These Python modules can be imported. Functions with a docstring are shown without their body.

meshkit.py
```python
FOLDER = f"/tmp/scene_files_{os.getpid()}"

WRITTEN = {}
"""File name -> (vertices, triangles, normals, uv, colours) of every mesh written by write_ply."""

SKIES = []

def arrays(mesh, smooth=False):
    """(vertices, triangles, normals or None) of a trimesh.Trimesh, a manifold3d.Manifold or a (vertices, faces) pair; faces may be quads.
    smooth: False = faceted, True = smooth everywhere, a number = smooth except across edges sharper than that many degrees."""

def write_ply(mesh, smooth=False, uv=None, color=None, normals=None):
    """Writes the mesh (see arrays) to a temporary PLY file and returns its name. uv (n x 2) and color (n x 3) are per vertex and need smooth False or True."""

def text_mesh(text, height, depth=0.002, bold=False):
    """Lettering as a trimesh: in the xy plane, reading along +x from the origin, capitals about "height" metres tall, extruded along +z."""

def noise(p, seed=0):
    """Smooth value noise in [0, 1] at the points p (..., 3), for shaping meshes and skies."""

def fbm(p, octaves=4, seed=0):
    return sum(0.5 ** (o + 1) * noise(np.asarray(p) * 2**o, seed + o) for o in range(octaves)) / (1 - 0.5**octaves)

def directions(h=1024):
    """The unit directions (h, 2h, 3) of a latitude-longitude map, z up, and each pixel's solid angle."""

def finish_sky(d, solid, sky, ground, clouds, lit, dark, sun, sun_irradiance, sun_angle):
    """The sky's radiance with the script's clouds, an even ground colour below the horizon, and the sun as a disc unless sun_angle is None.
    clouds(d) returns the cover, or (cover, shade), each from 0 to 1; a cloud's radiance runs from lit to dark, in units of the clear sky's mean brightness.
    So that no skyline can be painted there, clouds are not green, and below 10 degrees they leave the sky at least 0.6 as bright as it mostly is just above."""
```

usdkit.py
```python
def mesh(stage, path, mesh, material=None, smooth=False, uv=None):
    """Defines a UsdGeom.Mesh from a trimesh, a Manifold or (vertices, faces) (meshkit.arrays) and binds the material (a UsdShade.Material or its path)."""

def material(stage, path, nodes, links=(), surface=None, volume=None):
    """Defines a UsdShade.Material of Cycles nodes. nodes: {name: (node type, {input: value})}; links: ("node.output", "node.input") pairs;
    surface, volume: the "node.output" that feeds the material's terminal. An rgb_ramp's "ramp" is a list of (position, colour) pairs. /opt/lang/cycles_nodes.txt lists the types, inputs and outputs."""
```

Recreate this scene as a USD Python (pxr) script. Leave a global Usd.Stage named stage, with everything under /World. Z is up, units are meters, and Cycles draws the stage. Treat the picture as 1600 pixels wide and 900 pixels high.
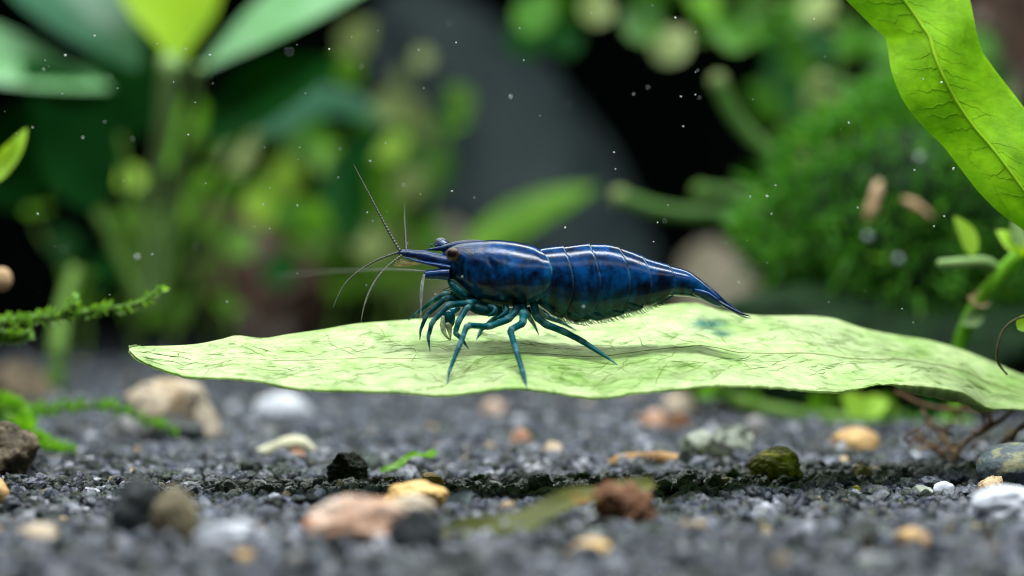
import math, random
import numpy as np, trimesh
import usdkit, meshkit
from scipy.interpolate import PchipInterpolator, CubicSpline
from pxr import Usd, UsdGeom, UsdLux, UsdShade, Gf, Sdf, Vt

random.seed(7)
RNG = np.random.default_rng(7)
stage = Usd.Stage.CreateInMemory()
UsdGeom.SetStageUpAxis(stage, 'Z')
UsdGeom.SetStageMetersPerUnit(stage, 1.0)
UsdGeom.Xform.Define(stage, '/World')
MM = 0.001                       # everything below is measured in millimetres and written in metres

# ---------------------------------------------------------------- camera, lamps, exposure
FOCUS, EYE, FPX, HORIZON = 200.0, 17.5, 4000.0, 420.0     # focus distance, eye height, focal length in photo pixels, horizon row
cam = UsdGeom.Camera.Define(stage, '/World/camera')
cam.CreateHorizontalApertureAttr(36.0)
cam.CreateVerticalApertureAttr(20.25)
cam.CreateFocalLengthAttr(36.0 * FPX / 1600)
cam.CreateVerticalApertureOffsetAttr(-(450 - HORIZON) / 1600 * 36.0)
cam.CreateFocusDistanceAttr(FOCUS * MM)
cam.CreateFStopAttr(21.0)
cam.CreateExposureAttr(0.0)
cam.CreateClippingRangeAttr(Gf.Vec2f(0.01, 10.0))
cam.AddTranslateOp().Set(Gf.Vec3d(0, -FOCUS * MM, EYE * MM))
cam.AddRotateXYZOp().Set(Gf.Vec3f(90, 0, 0))


def lamp(name, x, y, z, sx, sy, power, color, rx=0.0, ry=0.0):
    l = UsdLux.RectLight.Define(stage, '/World/lamps/' + name)
    l.CreateWidthAttr(sx * MM); l.CreateHeightAttr(sy * MM)
    l.CreateIntensityAttr(power); l.CreateColorAttr(Gf.Vec3f(*color))
    l.AddTranslateOp().Set(Gf.Vec3d(x * MM, y * MM, z * MM))
    l.AddRotateXYZOp().Set(Gf.Vec3f(rx, ry, 0))


lamp('tank_lamp', 5, -30, 190, 230, 24, 59.0, (0.92, 0.97, 1.0), 8)
lamp('tank_lamp_rear', 10, 150, 200, 420, 40, 20.0, (0.95, 1.0, 0.94))
lamp('tank_lamp_front', 0, -150, 170, 300, 40, 3.6, (0.85, 0.92, 1.0), 30)  # added fill light from the front, not one of the tank's lamps
dome = UsdLux.DomeLight.Define(stage, '/World/room_light')
dome.CreateIntensityAttr(0.02); dome.CreateColorAttr(Gf.Vec3f(0.75, 0.9, 1.0))


# ---------------------------------------------------------------- placing
def P(px, py, d=FOCUS):
    """The point (mm) at photo pixel (px, py) that lies d mm in front of the lens plane."""
    px, py, d = np.broadcast_arrays(np.asarray(px, float), np.asarray(py, float), np.asarray(d, float))
    d = np.where(d > 300, 300 + (d - 300) * 1.4, d)            # the far plants stand well back
    return np.stack([(px - 800) * d / FPX, d - FOCUS, EYE - (py - HORIZON) * d / FPX], -1)


def ground_d(py):
    return FPX * EYE / (py - HORIZON)


def pts(seq, d=FOCUS):
    """[(px, py) or (px, py, d), ...] to points."""
    return np.array([P(s[0], s[1], s[2] if len(s) > 2 else d) for s in seq])


names, ORIGIN = {}, {}


def numbered(parent, name):
    k = names.get((parent, name), 0)
    names[(parent, name)] = k + 1
    return f'{parent}/{name}' + (f'_{k:03d}' if k else '')


def tag(prim, label=None, cat=None, group=None, kind=None):
    for k, v in (('label', label), ('category', cat), ('group', group), ('kind', kind)):
        if v:
            prim.SetCustomDataByKey(k, v)
    return prim


def thing(name, base, label, cat, group=None, kind=None):
    path = numbered('/World', name)
    x = UsdGeom.Xform.Define(stage, path)
    base = np.asarray(base, float)
    x.AddTranslateOp().Set(Gf.Vec3d(*map(float, base * MM)))
    ORIGIN[path] = base
    return tag(x.GetPrim(), label, cat, group, kind)


def to_vf(m):
    if isinstance(m, trimesh.Trimesh):
        return np.array(m.vertices), np.array(m.faces)
    v, f = np.asarray(m[0], float), np.asarray(m[1], int)
    if f.shape[1] == 4:
        f = np.vstack([f[:, [0, 1, 2]], f[:, [0, 2, 3]]])
    return v, f


def join(*ms):
    vs, fs, n = [], [], 0
    for m in ms:
        v, f = to_vf(m)
        vs.append(v); fs.append(f + n); n += len(v)
    return np.vstack(vs), np.vstack(fs)


def obj(name, mesh, mat, parent=None, smooth=True, tint=None, label=None, kind=None, grit=None, luv=None):
    """ONE mesh, in mm world coordinates, as a part of parent or as a top-level object."""
    v, f = to_vf(mesh)
    if parent is None:
        path = numbered('/World', name)
        o = np.array([(v[:, 0].min() + v[:, 0].max()) / 2, (v[:, 1].min() + v[:, 1].max()) / 2, v[:, 2].min()])
        ORIGIN[path] = o
    else:
        pp = str(parent.GetPath())
        path = numbered(pp, name)
        o = ORIGIN[path] = ORIGIN[pp]
    m = usdkit.mesh(stage, path, ((v - o) * MM, f), M[mat] if isinstance(mat, str) else mat, smooth=smooth)
    if parent is None:
        m.AddTranslateOp().Set(Gf.Vec3d(*map(float, o * MM)))
    if tint is not None:
        UsdGeom.PrimvarsAPI(m).CreatePrimvar('tint', Sdf.ValueTypeNames.Color3fArray, 'vertex').Set(Vt.Vec3fArray.FromNumpy(np.asarray(tint, np.float32)))
        if luv is not None:
            UsdGeom.PrimvarsAPI(m).CreatePrimvar('luv', Sdf.ValueTypeNames.Float3Array, 'vertex').Set(Vt.Vec3fArray.FromNumpy(np.asarray(luv, np.float32)))
        UsdGeom.PrimvarsAPI(m).CreatePrimvar('grit', Sdf.ValueTypeNames.FloatArray, 'vertex').Set(Vt.FloatArray.FromNumpy(np.asarray(grit if grit is not None else np.full(len(v), 0.25), np.float32)))
    return tag(m.GetPrim(), label, None, None, kind)


def single(name, mesh, mat, label, cat, group=None, kind=None, smooth=True, tint=None):
    p = obj(name, mesh, mat, None, smooth, tint)
    return tag(p, label, cat, group, kind)


# ---------------------------------------------------------------- shapes
def spline(p, n):
    p = np.asarray(p, float)
    if len(p) == 2:
        return p[0] + (p[1] - p[0]) * np.linspace(0, 1, n)[:, None]
    t = np.r_[0, np.cumsum(np.linalg.norm(np.diff(p, axis=0), axis=1) + 1e-9)]
    return PchipInterpolator(t / t[-1], p)(np.linspace(0, 1, n)) if len(p) < 3 else CubicSpline(t / t[-1], p, bc_type='natural')(np.linspace(0, 1, n))


def along(values, n):
    values = np.atleast_1d(np.asarray(values, float))
    return np.interp(np.linspace(0, 1, n), np.linspace(0, 1, len(values)), values)


def tube(points, radii, n=None, sides=8, flat=1.0, up=(0, 0, 1)):
    """A smooth tapered tube through the points (mm), closed at both ends. flat < 1 squashes it along 'up'."""
    n = n or max(4, 6 * len(points))
    p = spline(points, n)
    r = along(radii, n)
    t = np.gradient(p, axis=0); t /= np.linalg.norm(t, axis=1, keepdims=True) + 1e-12
    u = np.asarray(up, float)
    a = np.cross(t, u)
    bad = np.linalg.norm(a, axis=1) < 0.15
    a[bad] = np.cross(t[bad], (0.0, 1.0, 0.0))
    a /= np.linalg.norm(a, axis=1, keepdims=True) + 1e-12
    b = np.cross(a, t)
    ang = np.arange(sides) * 2 * np.pi / sides
    v = p[:, None] + r[:, None, None] * (np.cos(ang)[None, :, None] * a[:, None] + flat * np.sin(ang)[None, :, None] * b[:, None])
    i, j = np.meshgrid(np.arange(n - 1), np.arange(sides), indexing='ij')
    q = np.stack([i * sides + j, i * sides + (j + 1) % sides, (i + 1) * sides + (j + 1) % sides, (i + 1) * sides + j], -1).reshape(-1, 4)
    f = np.vstack([q[:, [0, 1, 2]], q[:, [0, 2, 3]]])
    v = np.vstack([v.reshape(-1, 3), p[0], p[-1]])
    k = np.arange(sides)
    c0, c1 = n * sides, n * sides + 1
    f = np.vstack([f, np.stack([np.full(sides, c0), (k + 1) % sides, k], 1), np.stack([np.full(sides, c1), (n - 1) * sides + k, (n - 1) * sides + (k + 1) % sides], 1)])
    return v, f[:, ::-1]


def grid_faces(nu, nv, wrap=False):
    i, j = np.meshgrid(np.arange(nu - 1), np.arange(nv if wrap else nv - 1), indexing='ij')
    j2 = (j + 1) % nv
    q = np.stack([i * nv + j, (i + 1) * nv + j, (i + 1) * nv + j2, i * nv + j2], -1).reshape(-1, 4)
    return np.vstack([q[:, [0, 1, 2]], q[:, [0, 2, 3]]])


def ball(center, r, sub=2):
    m = trimesh.creation.icosphere(sub, 1.0)
    return np.array(m.vertices) * np.asarray(r, float) + np.asarray(center, float), np.array(m.faces)


def rock(center, size, seed, sub=4, rough=0.25, freq=1.6, facets=0, fine=0.05, axis=None):
    """A stone: a noisy, partly faceted ellipsoid. size: three half axes (mm)."""
    m = trimesh.creation.icosphere(sub, 1.0)
    v = np.array(m.vertices)
    rs = np.random.default_rng(seed)
    if facets:
        for _ in range(facets):
            nrm = rs.normal(size=3); nrm /= np.linalg.norm(nrm)
            h = rs.uniform(0.62, 0.86)
            over = np.maximum(v @ nrm - h, 0)
            v = v - over[:, None] * nrm * 0.92
    off = rs.uniform(0, 40, 3)
    k = 1 + rough * (2 * meshkit.fbm(v * freq + off, 3, seed) - 1) + fine * (2 * meshkit.fbm(v * freq * 4 + off, 3, seed + 9) - 1)
    v = v * k[:, None] * np.asarray(size, float)
    if axis is not None:
        v = v @ np.asarray(axis).T
    return v + np.asarray(center, float), np.array(m.faces)


def rot(ax, ay, az):
    return trimesh.transformations.euler_matrix(math.radians(ax), math.radians(ay), math.radians(az))[:3, :3]


def blade(axis_pts, width, nrm=(0, -0.6, 0.8), n=22, m=9, cup=0.15, profile=None, wave=0.0, seed=0, thick=0.0):
    """A leaf: a spine through the points, half widths from a profile, folded by cup along its midrib."""
    p = spline(axis_pts, n)
    t = np.gradient(p, axis=0); t /= np.linalg.norm(t, axis=1, keepdims=True)
    nn = np.broadcast_to(np.asarray(nrm, float), t.shape)
    side = np.cross(t, nn); side /= np.linalg.norm(side, axis=1, keepdims=True) + 1e-9
    nn = np.cross(side, t)
    s = np.linspace(0, 1, n)
    prof = np.interp(s, *profile) if profile else np.sin(np.pi * np.clip(s, 0, 1) ** 0.8) ** 0.75
    w = width * np.maximum(prof, 0.02)
    q = np.linspace(-1, 1, m)
    h = cup * width * (np.abs(q) ** 1.5)
    v = p[:, None] + w[:, None, None] * q[None, :, None] * side[:, None] + (h[None, :] * (w / width)[:, None])[..., None] * nn[:, None]
    if wave:
        v = v + nn[:, None] * (wave * width * np.sin(s * 14 + seed)[:, None] * (q ** 2)[None, :])[..., None]
    v = v.reshape(-1, 3)
    f = grid_faces(n, m)
    if thick:
        nv = np.repeat(nn[:, None], m, 1).reshape(-1, 3)
        v2 = v - nv * thick
        f = np.vstack([f, f[:, ::-1] + len(v)])
        v = np.vstack([v, v2])
    return v, f


# ---------------------------------------------------------------- materials
M = {}


def S(*c):
    """An sRGB colour (0-255) as linear."""
    c = np.array(c, float) / 255
    return tuple(np.where(c < 0.04045, c / 12.92, ((c + 0.055) / 1.055) ** 2.4))


def mat(name, c1, c2, scale=0.6, rough=0.5, translucent=0.0, tcol=None, bump=0.0, bscale=3.0, spec=0.16, c3=None, scale3=4.0, cut3=(0.55, 0.62), vary=0.0, detail=4.0, coat=0.0, stops=(0.32, 0.68)):
    """A mottled surface. scale, bscale and scale3 are noise frequencies per millimetre; bump in mm."""
    nodes = {'g': ('geometry', {}), 'oi': ('object_info', {}),
             'n': ('noise_texture', {'scale': scale * 1000, 'detail': detail, 'roughness': 0.6}),
             'r': ('rgb_ramp', {'ramp': [(stops[0], c1), (stops[1], c2)]}),
             'p': ('principled_bsdf', {'roughness': rough, 'specular_ior_level': spec, 'coat_weight': coat, 'coat_roughness': 0.2})}
    links = [('g.position', 'n.vector'), ('n.fac', 'r.fac')]
    col = 'r.color'
    if c3 is not None:
        nodes['n3'] = ('noise_texture', {'scale': scale3 * 1000, 'detail': 3.0, 'roughness': 0.6})
        nodes['r3'] = ('rgb_ramp', {'ramp': [(cut3[0], (0, 0, 0)), (cut3[1], (1, 1, 1))]})
        nodes['x3'] = ('mix_color', {'b': c3})
        links += [('g.position', 'n3.vector'), ('n3.fac', 'r3.fac'), ('r3.color', 'x3.fac'), (col, 'x3.a')]
        col = 'x3.result'
    if vary:
        nodes['vr'] = ('map_range', {'to_min': 1 - vary, 'to_max': 1 + vary})
        nodes['hv'] = ('hsv', {})
        links += [('oi.random', 'vr.value'), ('vr.result', 'hv.value'), (col, 'hv.color')]
        col = 'hv.color'
    links.append((col, 'p.base_color'))
    if bump:
        nodes['bn'] = ('noise_texture', {'scale': bscale * 1000, 'detail': 3.0, 'roughness': 0.6})
        nodes['b'] = ('bump', {'strength': 1.0, 'distance': bump * MM})
        links += [('g.position', 'bn.vector'), ('bn.fac', 'b.height'), ('b.normal', 'p.normal')]
    out = 'p.BSDF'
    if translucent:
        nodes['t'] = ('translucent_bsdf', {'color': tcol or c2})
        nodes['mx'] = ('mix_closure', {'fac': translucent})
        links += [('p.BSDF', 'mx.closure1'), ('t.BSDF', 'mx.closure2')]
        out = 'mx.closure'
    M[name] = usdkit.material(stage, '/World/Looks/' + name, nodes, links, surface=out)
    return M[name]


mat('gravel', (0.014, 0.018, 0.026), (0.090, 0.102, 0.138), 0.9, 0.30, spec=0.45, bump=0.09, bscale=7, vary=0.55, c3=(0.022, 0.034, 0.024), scale3=0.11, cut3=(0.50, 0.62))
mat('gravel_glint', (0.12, 0.125, 0.14), (0.30, 0.31, 0.35), 0.8, 0.28, spec=0.5, bump=0.03, bscale=8, vary=0.4)  # pale grains stand in for glints, the highlight is in their colour
mat('gravel_dark', (0.008, 0.012, 0.010), (0.04, 0.05, 0.044), 1.3, 0.45, bump=0.12, bscale=7, vary=0.4, c3=(0.10, 0.115, 0.085), scale3=2.2, cut3=(0.56, 0.66))
mat('gravel_tan', (0.20, 0.14, 0.07), (0.45, 0.34, 0.2), 0.8, 0.4, bump=0.03, bscale=8, vary=0.4)
mat('bed', (0.012, 0.013, 0.016), (0.03, 0.032, 0.04), 0.8, 0.6, bump=0.1, bscale=2)
mat('black_back', (0.0018, 0.0026, 0.0024), (0.003, 0.0045, 0.004), 0.02, 0.9, spec=0.0)
mat('shrimp_eye', (0.018, 0.006, 0.004), (0.05, 0.018, 0.010), 3, 0.22, spec=0.4, coat=0.3)
# stones
mat('stone_brown', (0.035, 0.026, 0.015), (0.17, 0.13, 0.08), 0.5, 0.65, bump=0.15, bscale=2.2, c3=(0.02, 0.016, 0.01), scale3=1.4)
mat('stone_cream', (0.30, 0.22, 0.13), (0.62, 0.54, 0.42), 0.25, 0.5, bump=0.05, bscale=2, c3=(0.12, 0.10, 0.07), scale3=0.5, cut3=(0.56, 0.66))
mat('stone_umber', (0.10, 0.085, 0.05), (0.30, 0.25, 0.15), 0.3, 0.5, bump=0.1, bscale=2)
mat('stone_charcoal', (0.010, 0.013, 0.014), (0.045, 0.05, 0.05), 0.3, 0.5, bump=0.1, bscale=2, c3=(0.25, 0.23, 0.16), scale3=0.25, cut3=(0.58, 0.7))
mat('stone_white', (0.34, 0.36, 0.41), (0.58, 0.60, 0.64), 0.35, 0.45, bump=0.04, bscale=2)
mat('stone_dark', (0.010, 0.013, 0.014), (0.05, 0.055, 0.055), 0.5, 0.45, bump=0.1, bscale=2.5)
mat('stone_mossy', (0.005, 0.006, 0.004), (0.018, 0.022, 0.012), 1.2, 0.7, bump=0.15, bscale=4, c3=(0.05, 0.085, 0.015), scale3=0.7, cut3=(0.56, 0.68))
mat('stone_olive', (0.06, 0.055, 0.008), (0.26, 0.25, 0.025), 0.5, 0.6, bump=0.12, bscale=4, c3=(0.5, 0.46, 0.04), scale3=0.45, cut3=(0.52, 0.68))
mat('stone_tan', (0.28, 0.16, 0.06), (0.55, 0.36, 0.15), 0.3, 0.5, bump=0.05, bscale=2)
mat('stone_amber', (0.45, 0.26, 0.08), (0.72, 0.48, 0.18), 0.3, 0.5, bump=0.05, bscale=2)
mat('stone_pink', (0.36, 0.20, 0.12), (0.60, 0.46, 0.36), 0.3, 0.5, bump=0.06, bscale=2, c3=(0.30, 0.12, 0.05), scale3=0.4, cut3=(0.5, 0.6))
mat('stone_rust', (0.07, 0.028, 0.012), (0.24, 0.12, 0.06), 0.4, 0.7, bump=0.2, bscale=2)
mat('stone_grey', (0.10, 0.10, 0.10), (0.24, 0.23, 0.22), 0.7, 0.5, bump=0.06, bscale=4)
mat('stone_greygreen', (0.10, 0.12, 0.09), (0.42, 0.45, 0.36), 0.5, 0.55, bump=0.1, bscale=3, c3=(0.03, 0.04, 0.025), scale3=0.6, cut3=(0.5, 0.6))
mat('stone_slate', (0.030, 0.044, 0.050), (0.085, 0.110, 0.118), 0.5, 0.5, bump=0.05, bscale=6, c3=(0.20, 0.20, 0.11), scale3=0.6, cut3=(0.50, 0.62))
mat('boulder_grey', (0.030, 0.050, 0.054), (0.075, 0.100, 0.104), 0.05, 0.6, bump=0.4, bscale=0.3)
mat('boulder_tan', (0.16, 0.14, 0.10), (0.34, 0.31, 0.24), 0.10, 0.6, bump=0.3, bscale=0.5)
mat('boulder_brown', (0.022, 0.012, 0.008), (0.10, 0.062, 0.045), 0.10, 0.6, bump=0.3, bscale=0.5, c3=(0.22, 0.19, 0.16), scale3=0.08, cut3=(0.54, 0.64))
# plants
LIME = (0.30, 0.55, 0.02)
mat('leaf_mint', (0.09, 0.29, 0.08), (0.30, 0.52, 0.32), 0.07, 0.28, 0.25, (0.12, 0.36, 0.04), spec=0.4)
mat('leaf_dark', (0.003, 0.030, 0.005), (0.010, 0.075, 0.012), 0.06, 0.4, 0.25, (0.01, 0.13, 0.008), spec=0.06)
mat('leaf_shade', (0.02, 0.09, 0.005), (0.06, 0.20, 0.012), 0.15, 0.35, 0.35, (0.06, 0.24, 0.008), vary=0.4)
mat('leaf_slate', (0.015, 0.06, 0.03), (0.04, 0.12, 0.07), 0.06, 0.35, 0.15, (0.03, 0.10, 0.03), spec=0.2)
mat('leaf_lime', (0.20, 0.40, 0.008), (0.34, 0.54, 0.012), 0.06, 0.4, 0.5, (0.50, 0.75, 0.01))
mat('leaf_green', (0.06, 0.20, 0.010), (0.16, 0.38, 0.022), 0.15, 0.3, 0.4, (0.16, 0.40, 0.01), vary=0.4)
mat('leaf_olive', (0.12, 0.17, 0.05), (0.26, 0.33, 0.12), 0.12, 0.35, 0.3, (0.25, 0.36, 0.05), vary=0.25)
mat('leaf_bright', (0.20, 0.44, 0.03), (0.40, 0.64, 0.08), 0.15, 0.28, 0.4, (0.35, 0.6, 0.02), vary=0.25)
mat('stalk_green', (0.06, 0.14, 0.02), (0.15, 0.28, 0.05), 0.2, 0.4, 0.2, (0.15, 0.3, 0.02))
mat('stalk_dull', (0.03, 0.09, 0.012), (0.07, 0.17, 0.03), 0.2, 0.45, 0.2, (0.08, 0.2, 0.02))
mat('stalk_pale', (0.14, 0.25, 0.07), (0.24, 0.38, 0.13), 0.2, 0.4, 0.2, (0.3, 0.4, 0.15))
mat('moss', (0.018, 0.10, 0.007), (0.105, 0.33, 0.03), 0.10, 0.4, 0.35, (0.06, 0.28, 0.008))
mat('moss_bright', (0.06, 0.24, 0.01), (0.20, 0.46, 0.03), 0.5, 0.38, 0.4, (0.22, 0.55, 0.015))
mat('moss_pale', (0.09, 0.25, 0.02), (0.26, 0.46, 0.07), 0.5, 0.38, 0.4, (0.25, 0.5, 0.03))
mat('moss_dull', (0.008, 0.03, 0.004), (0.06, 0.12, 0.012), 0.7, 0.5, 0.2, (0.04, 0.1, 0.01))
mat('moss_base', (0.003, 0.012, 0.003), (0.008, 0.03, 0.006), 0.3, 0.8)
mat('root_brown', (0.035, 0.018, 0.008), (0.13, 0.075, 0.03), 0.8, 0.6, bump=0.1, bscale=3)
mat('twig_orange', (0.12, 0.055, 0.015), (0.42, 0.25, 0.10), 0.4, 0.6, bump=0.1, bscale=3)
mat('husk', (0.34, 0.20, 0.09), (0.62, 0.46, 0.28), 0.4, 0.5, 0.2, (0.6, 0.4, 0.2))
mat('debris', (0.05, 0.06, 0.012), (0.16, 0.17, 0.04), 0.25, 0.6, 0.3, (0.2, 0.22, 0.03), c3=(0.22, 0.12, 0.02), scale3=0.25)
mat('sliver', (0.35, 0.45, 0.18), (0.55, 0.62, 0.32), 0.8, 0.5, 0.3, (0.5, 0.6, 0.2))
mat('bone', (0.40, 0.38, 0.24), (0.62, 0.60, 0.42), 0.5, 0.5, bump=0.05, bscale=3)
mat('speck', (0.55, 0.60, 0.58), (0.8, 0.85, 0.82), 1, 0.5, 0.4, (0.8, 0.8, 0.8))
mat('bubble', (0.16, 0.22, 0.19), (0.26, 0.32, 0.30), 1, 0.2, spec=0.5)
mat('tendril', (0.05, 0.045, 0.02), (0.13, 0.12, 0.05), 1.0, 0.5)


def tinted(name, rough=0.4, bump=0.02, bscale=10.0, spec=0.5, coat=0.0, translucent=0.0, mottling=0.5, mscale=2.5, speckle=0.0, alpha=None, sss=0.0, net=None):
    """A surface whose pigment comes from the mesh (primvar tint), mottled by noise."""
    nodes = {'g': ('geometry', {}), 'a': ('attribute', {'attribute': 'tint'}), 'gr': ('attribute', {'attribute': 'grit'}),
             'n': ('noise_texture', {'scale': mscale * 1000, 'detail': 5.0, 'roughness': 0.62}),
             'r': ('rgb_ramp', {'ramp': [(0.3, (1 - mottling,) * 3), (0.7, (1 + mottling,) * 3)]}),
             'x': ('mix_color', {'blend_type': 'multiply', 'fac': 1.0}),
             'p': ('principled_bsdf', {'roughness': rough, 'specular_ior_level': spec, 'coat_weight': coat, 'coat_roughness': 0.16}),
             'bn': ('noise_texture', {'scale': bscale * 1000, 'detail': 4.0, 'roughness': 0.65}),
             'b': ('bump', {'strength': 1.0, 'distance': bump * MM})}
    if sss:
        nodes['p'][1].update({'subsurface_weight': sss, 'subsurface_scale': 0.5 * MM, 'subsurface_radius': (0.3, 0.8, 1.0)})
    netlinks = []
    if net:                                                  # a fine net of veins in the leaf's own coordinates (primvar luv, mm)
        nodes['uv'] = ('attribute', {'attribute': 'luv'})
        nodes['wn'] = ('noise_texture', {'scale': 0.9, 'detail': 3.0})
        nodes['ws'] = ('vector_math', {'math_type': 'scale', 'scale': 1.5})
        nodes['wa'] = ('vector_math', {'math_type': 'add'})
        netlinks += [('uv.vector', 'wn.vector'), ('wn.color', 'ws.vector1'), ('ws.vector', 'wa.vector1'), ('uv.vector', 'wa.vector2')]
        for i, (sc, wd, st, lo, hi) in enumerate(((0.30, 0.050, net, 0.44, 0.60), (0.72, 0.075, net * 0.55, 0.40, 0.60))):
            nodes[f'v{i}'] = ('voronoi_texture', {'feature': 'distance_to_edge', 'scale': sc})
            nodes[f'vr{i}'] = ('map_range', {'from_min': 0.0, 'from_max': wd, 'to_min': st, 'to_max': 0.0, 'clamp': True})
            nodes[f'bk{i}'] = ('noise_texture', {'scale': 0.55 + i * 0.5, 'detail': 2.0})
            nodes[f'br{i}'] = ('map_range', {'from_min': lo, 'from_max': hi, 'clamp': True})
            nodes[f'vm{i}'] = ('math', {'math_type': 'multiply'})
            nodes[f'vx{i}'] = ('mix_color', {'blend_type': 'multiply', 'b': (0.30, 0.46, 0.12)})
            netlinks += [('wa.vector', f'v{i}.vector'), (f'v{i}.distance', f'vr{i}.value'), ('uv.vector', f'bk{i}.vector'), (f'bk{i}.fac', f'br{i}.value'),
                         (f'vr{i}.result', f'vm{i}.value1'), (f'br{i}.result', f'vm{i}.value2'), (f'vm{i}.value', f'vx{i}.fac')]
        netlinks += [('vx0.result', 'vx1.a')]
    if alpha is not None:
        nodes['p'][1]['alpha'] = alpha
    links = [('g.position', 'n.vector'), ('n.fac', 'r.fac'), ('r.color', 'x.b'), ('a.color', 'x.a'), ('g.position', 'bn.vector'), ('bn.fac', 'b.height'), ('gr.fac', 'b.strength'), ('b.normal', 'p.normal')]
    col = 'x.result'
    if net:
        links += netlinks + [(col, 'vx0.a')]
        col = 'vx1.result'
    if speckle:
        nodes['sn'] = ('noise_texture', {'scale': 26000.0, 'detail': 2.0})
        nodes['sr'] = ('rgb_ramp', {'ramp': [(0.62, (0, 0, 0)), (0.70, (1, 1, 1))]})
        nodes['sm'] = ('math', {'math_type': 'multiply', 'value2': speckle})
        links.append(('gr.fac', 'sm.value2'))
        nodes['sx'] = ('mix_color', {'b': (0.10, 0.25, 0.42)})
        links += [('g.position', 'sn.vector'), ('sn.fac', 'sr.fac'), ('sr.color', 'sm.value1'), ('sm.value', 'sx.fac'), (col, 'sx.a')]
        col = 'sx.result'
    links.append((col, 'p.base_color'))
    out = 'p.BSDF'
    if translucent:
        nodes['t'] = ('translucent_bsdf', {})
        nodes['mx'] = ('mix_closure', {'fac': translucent})
        links += [('p.BSDF', 'mx.closure1'), ('t.BSDF', 'mx.closure2'), (col, 't.color')]
        out = 'mx.closure'
    M[name] = usdkit.material(stage, '/World/Looks/' + name, nodes, links, surface=out)


tinted('shell', 0.19, 0.05, 7.0, 0.24, 0.0, sss=0.0, mottling=0.75, mscale=1.6, speckle=0.35)
tinted('limb', 0.36, 0.02, 8.0, 0.10, 0.0, translucent=0.25, mottling=0.5, mscale=3.0, speckle=0.3)
tinted('membrane', 0.3, 0.01, 8.0, 0.5, 0.0, translucent=0.4, mottling=0.3, mscale=3.0, alpha=0.45)
tinted('fern', 0.40, 1.1, 0.75, 0.2, 0.0, translucent=0.40, mottling=0.24, mscale=0.8, net=0.85)
tinted('hair', 0.4, 0.0, 8.0, 0.4, 0.0, translucent=0.3, mottling=0.1)

# ================================================================ the ground
X0, X1, Y0, Y1 = -260.0, 260.0, -110.0, 545.0


def terrain(x, y):
    q = np.stack([np.asarray(x, float) / 17, np.asarray(y, float) / 17, np.zeros_like(np.asarray(x, float))], -1)
    return 1.5 * (meshkit.fbm(q + 31.3, 3, 4) - 0.5)


gx, gy = np.meshgrid(np.linspace(X0, X1, 150), np.linspace(Y0, Y1, 150), indexing='ij')
gz = terrain(gx, gy) - 0.9
tag(obj('ground', (np.stack([gx, gy, gz], -1).reshape(-1, 3), grid_faces(150, 150)), 'bed'), 'dark floor under the grey gravel', 'ground', None, 'structure')
tag(obj('background', (np.array([[-400, 540, -3], [400, 540, -3], [400, 540, 300], [-400, 540, 300], [-400, 543, -3], [400, 543, -3], [400, 543, 300], [-400, 543, 300.0]]),
                       np.array([[0, 1, 2, 3], [5, 4, 7, 6], [4, 0, 3, 7], [1, 5, 6, 2], [3, 2, 6, 7], [4, 5, 1, 0]])), 'black_back', smooth=False), 'black back of the tank far behind the plants', 'background', None, 'structure')


def grain(seed, sub=3):
    rs = np.random.default_rng(seed)
    v, f = rock((0, 0, 0), (1, rs.uniform(0.7, 0.95), rs.uniform(0.55, 0.85)), seed, sub, 0.34, 1.4, rs.integers(9, 15), 0.20)
    return v, f


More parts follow.
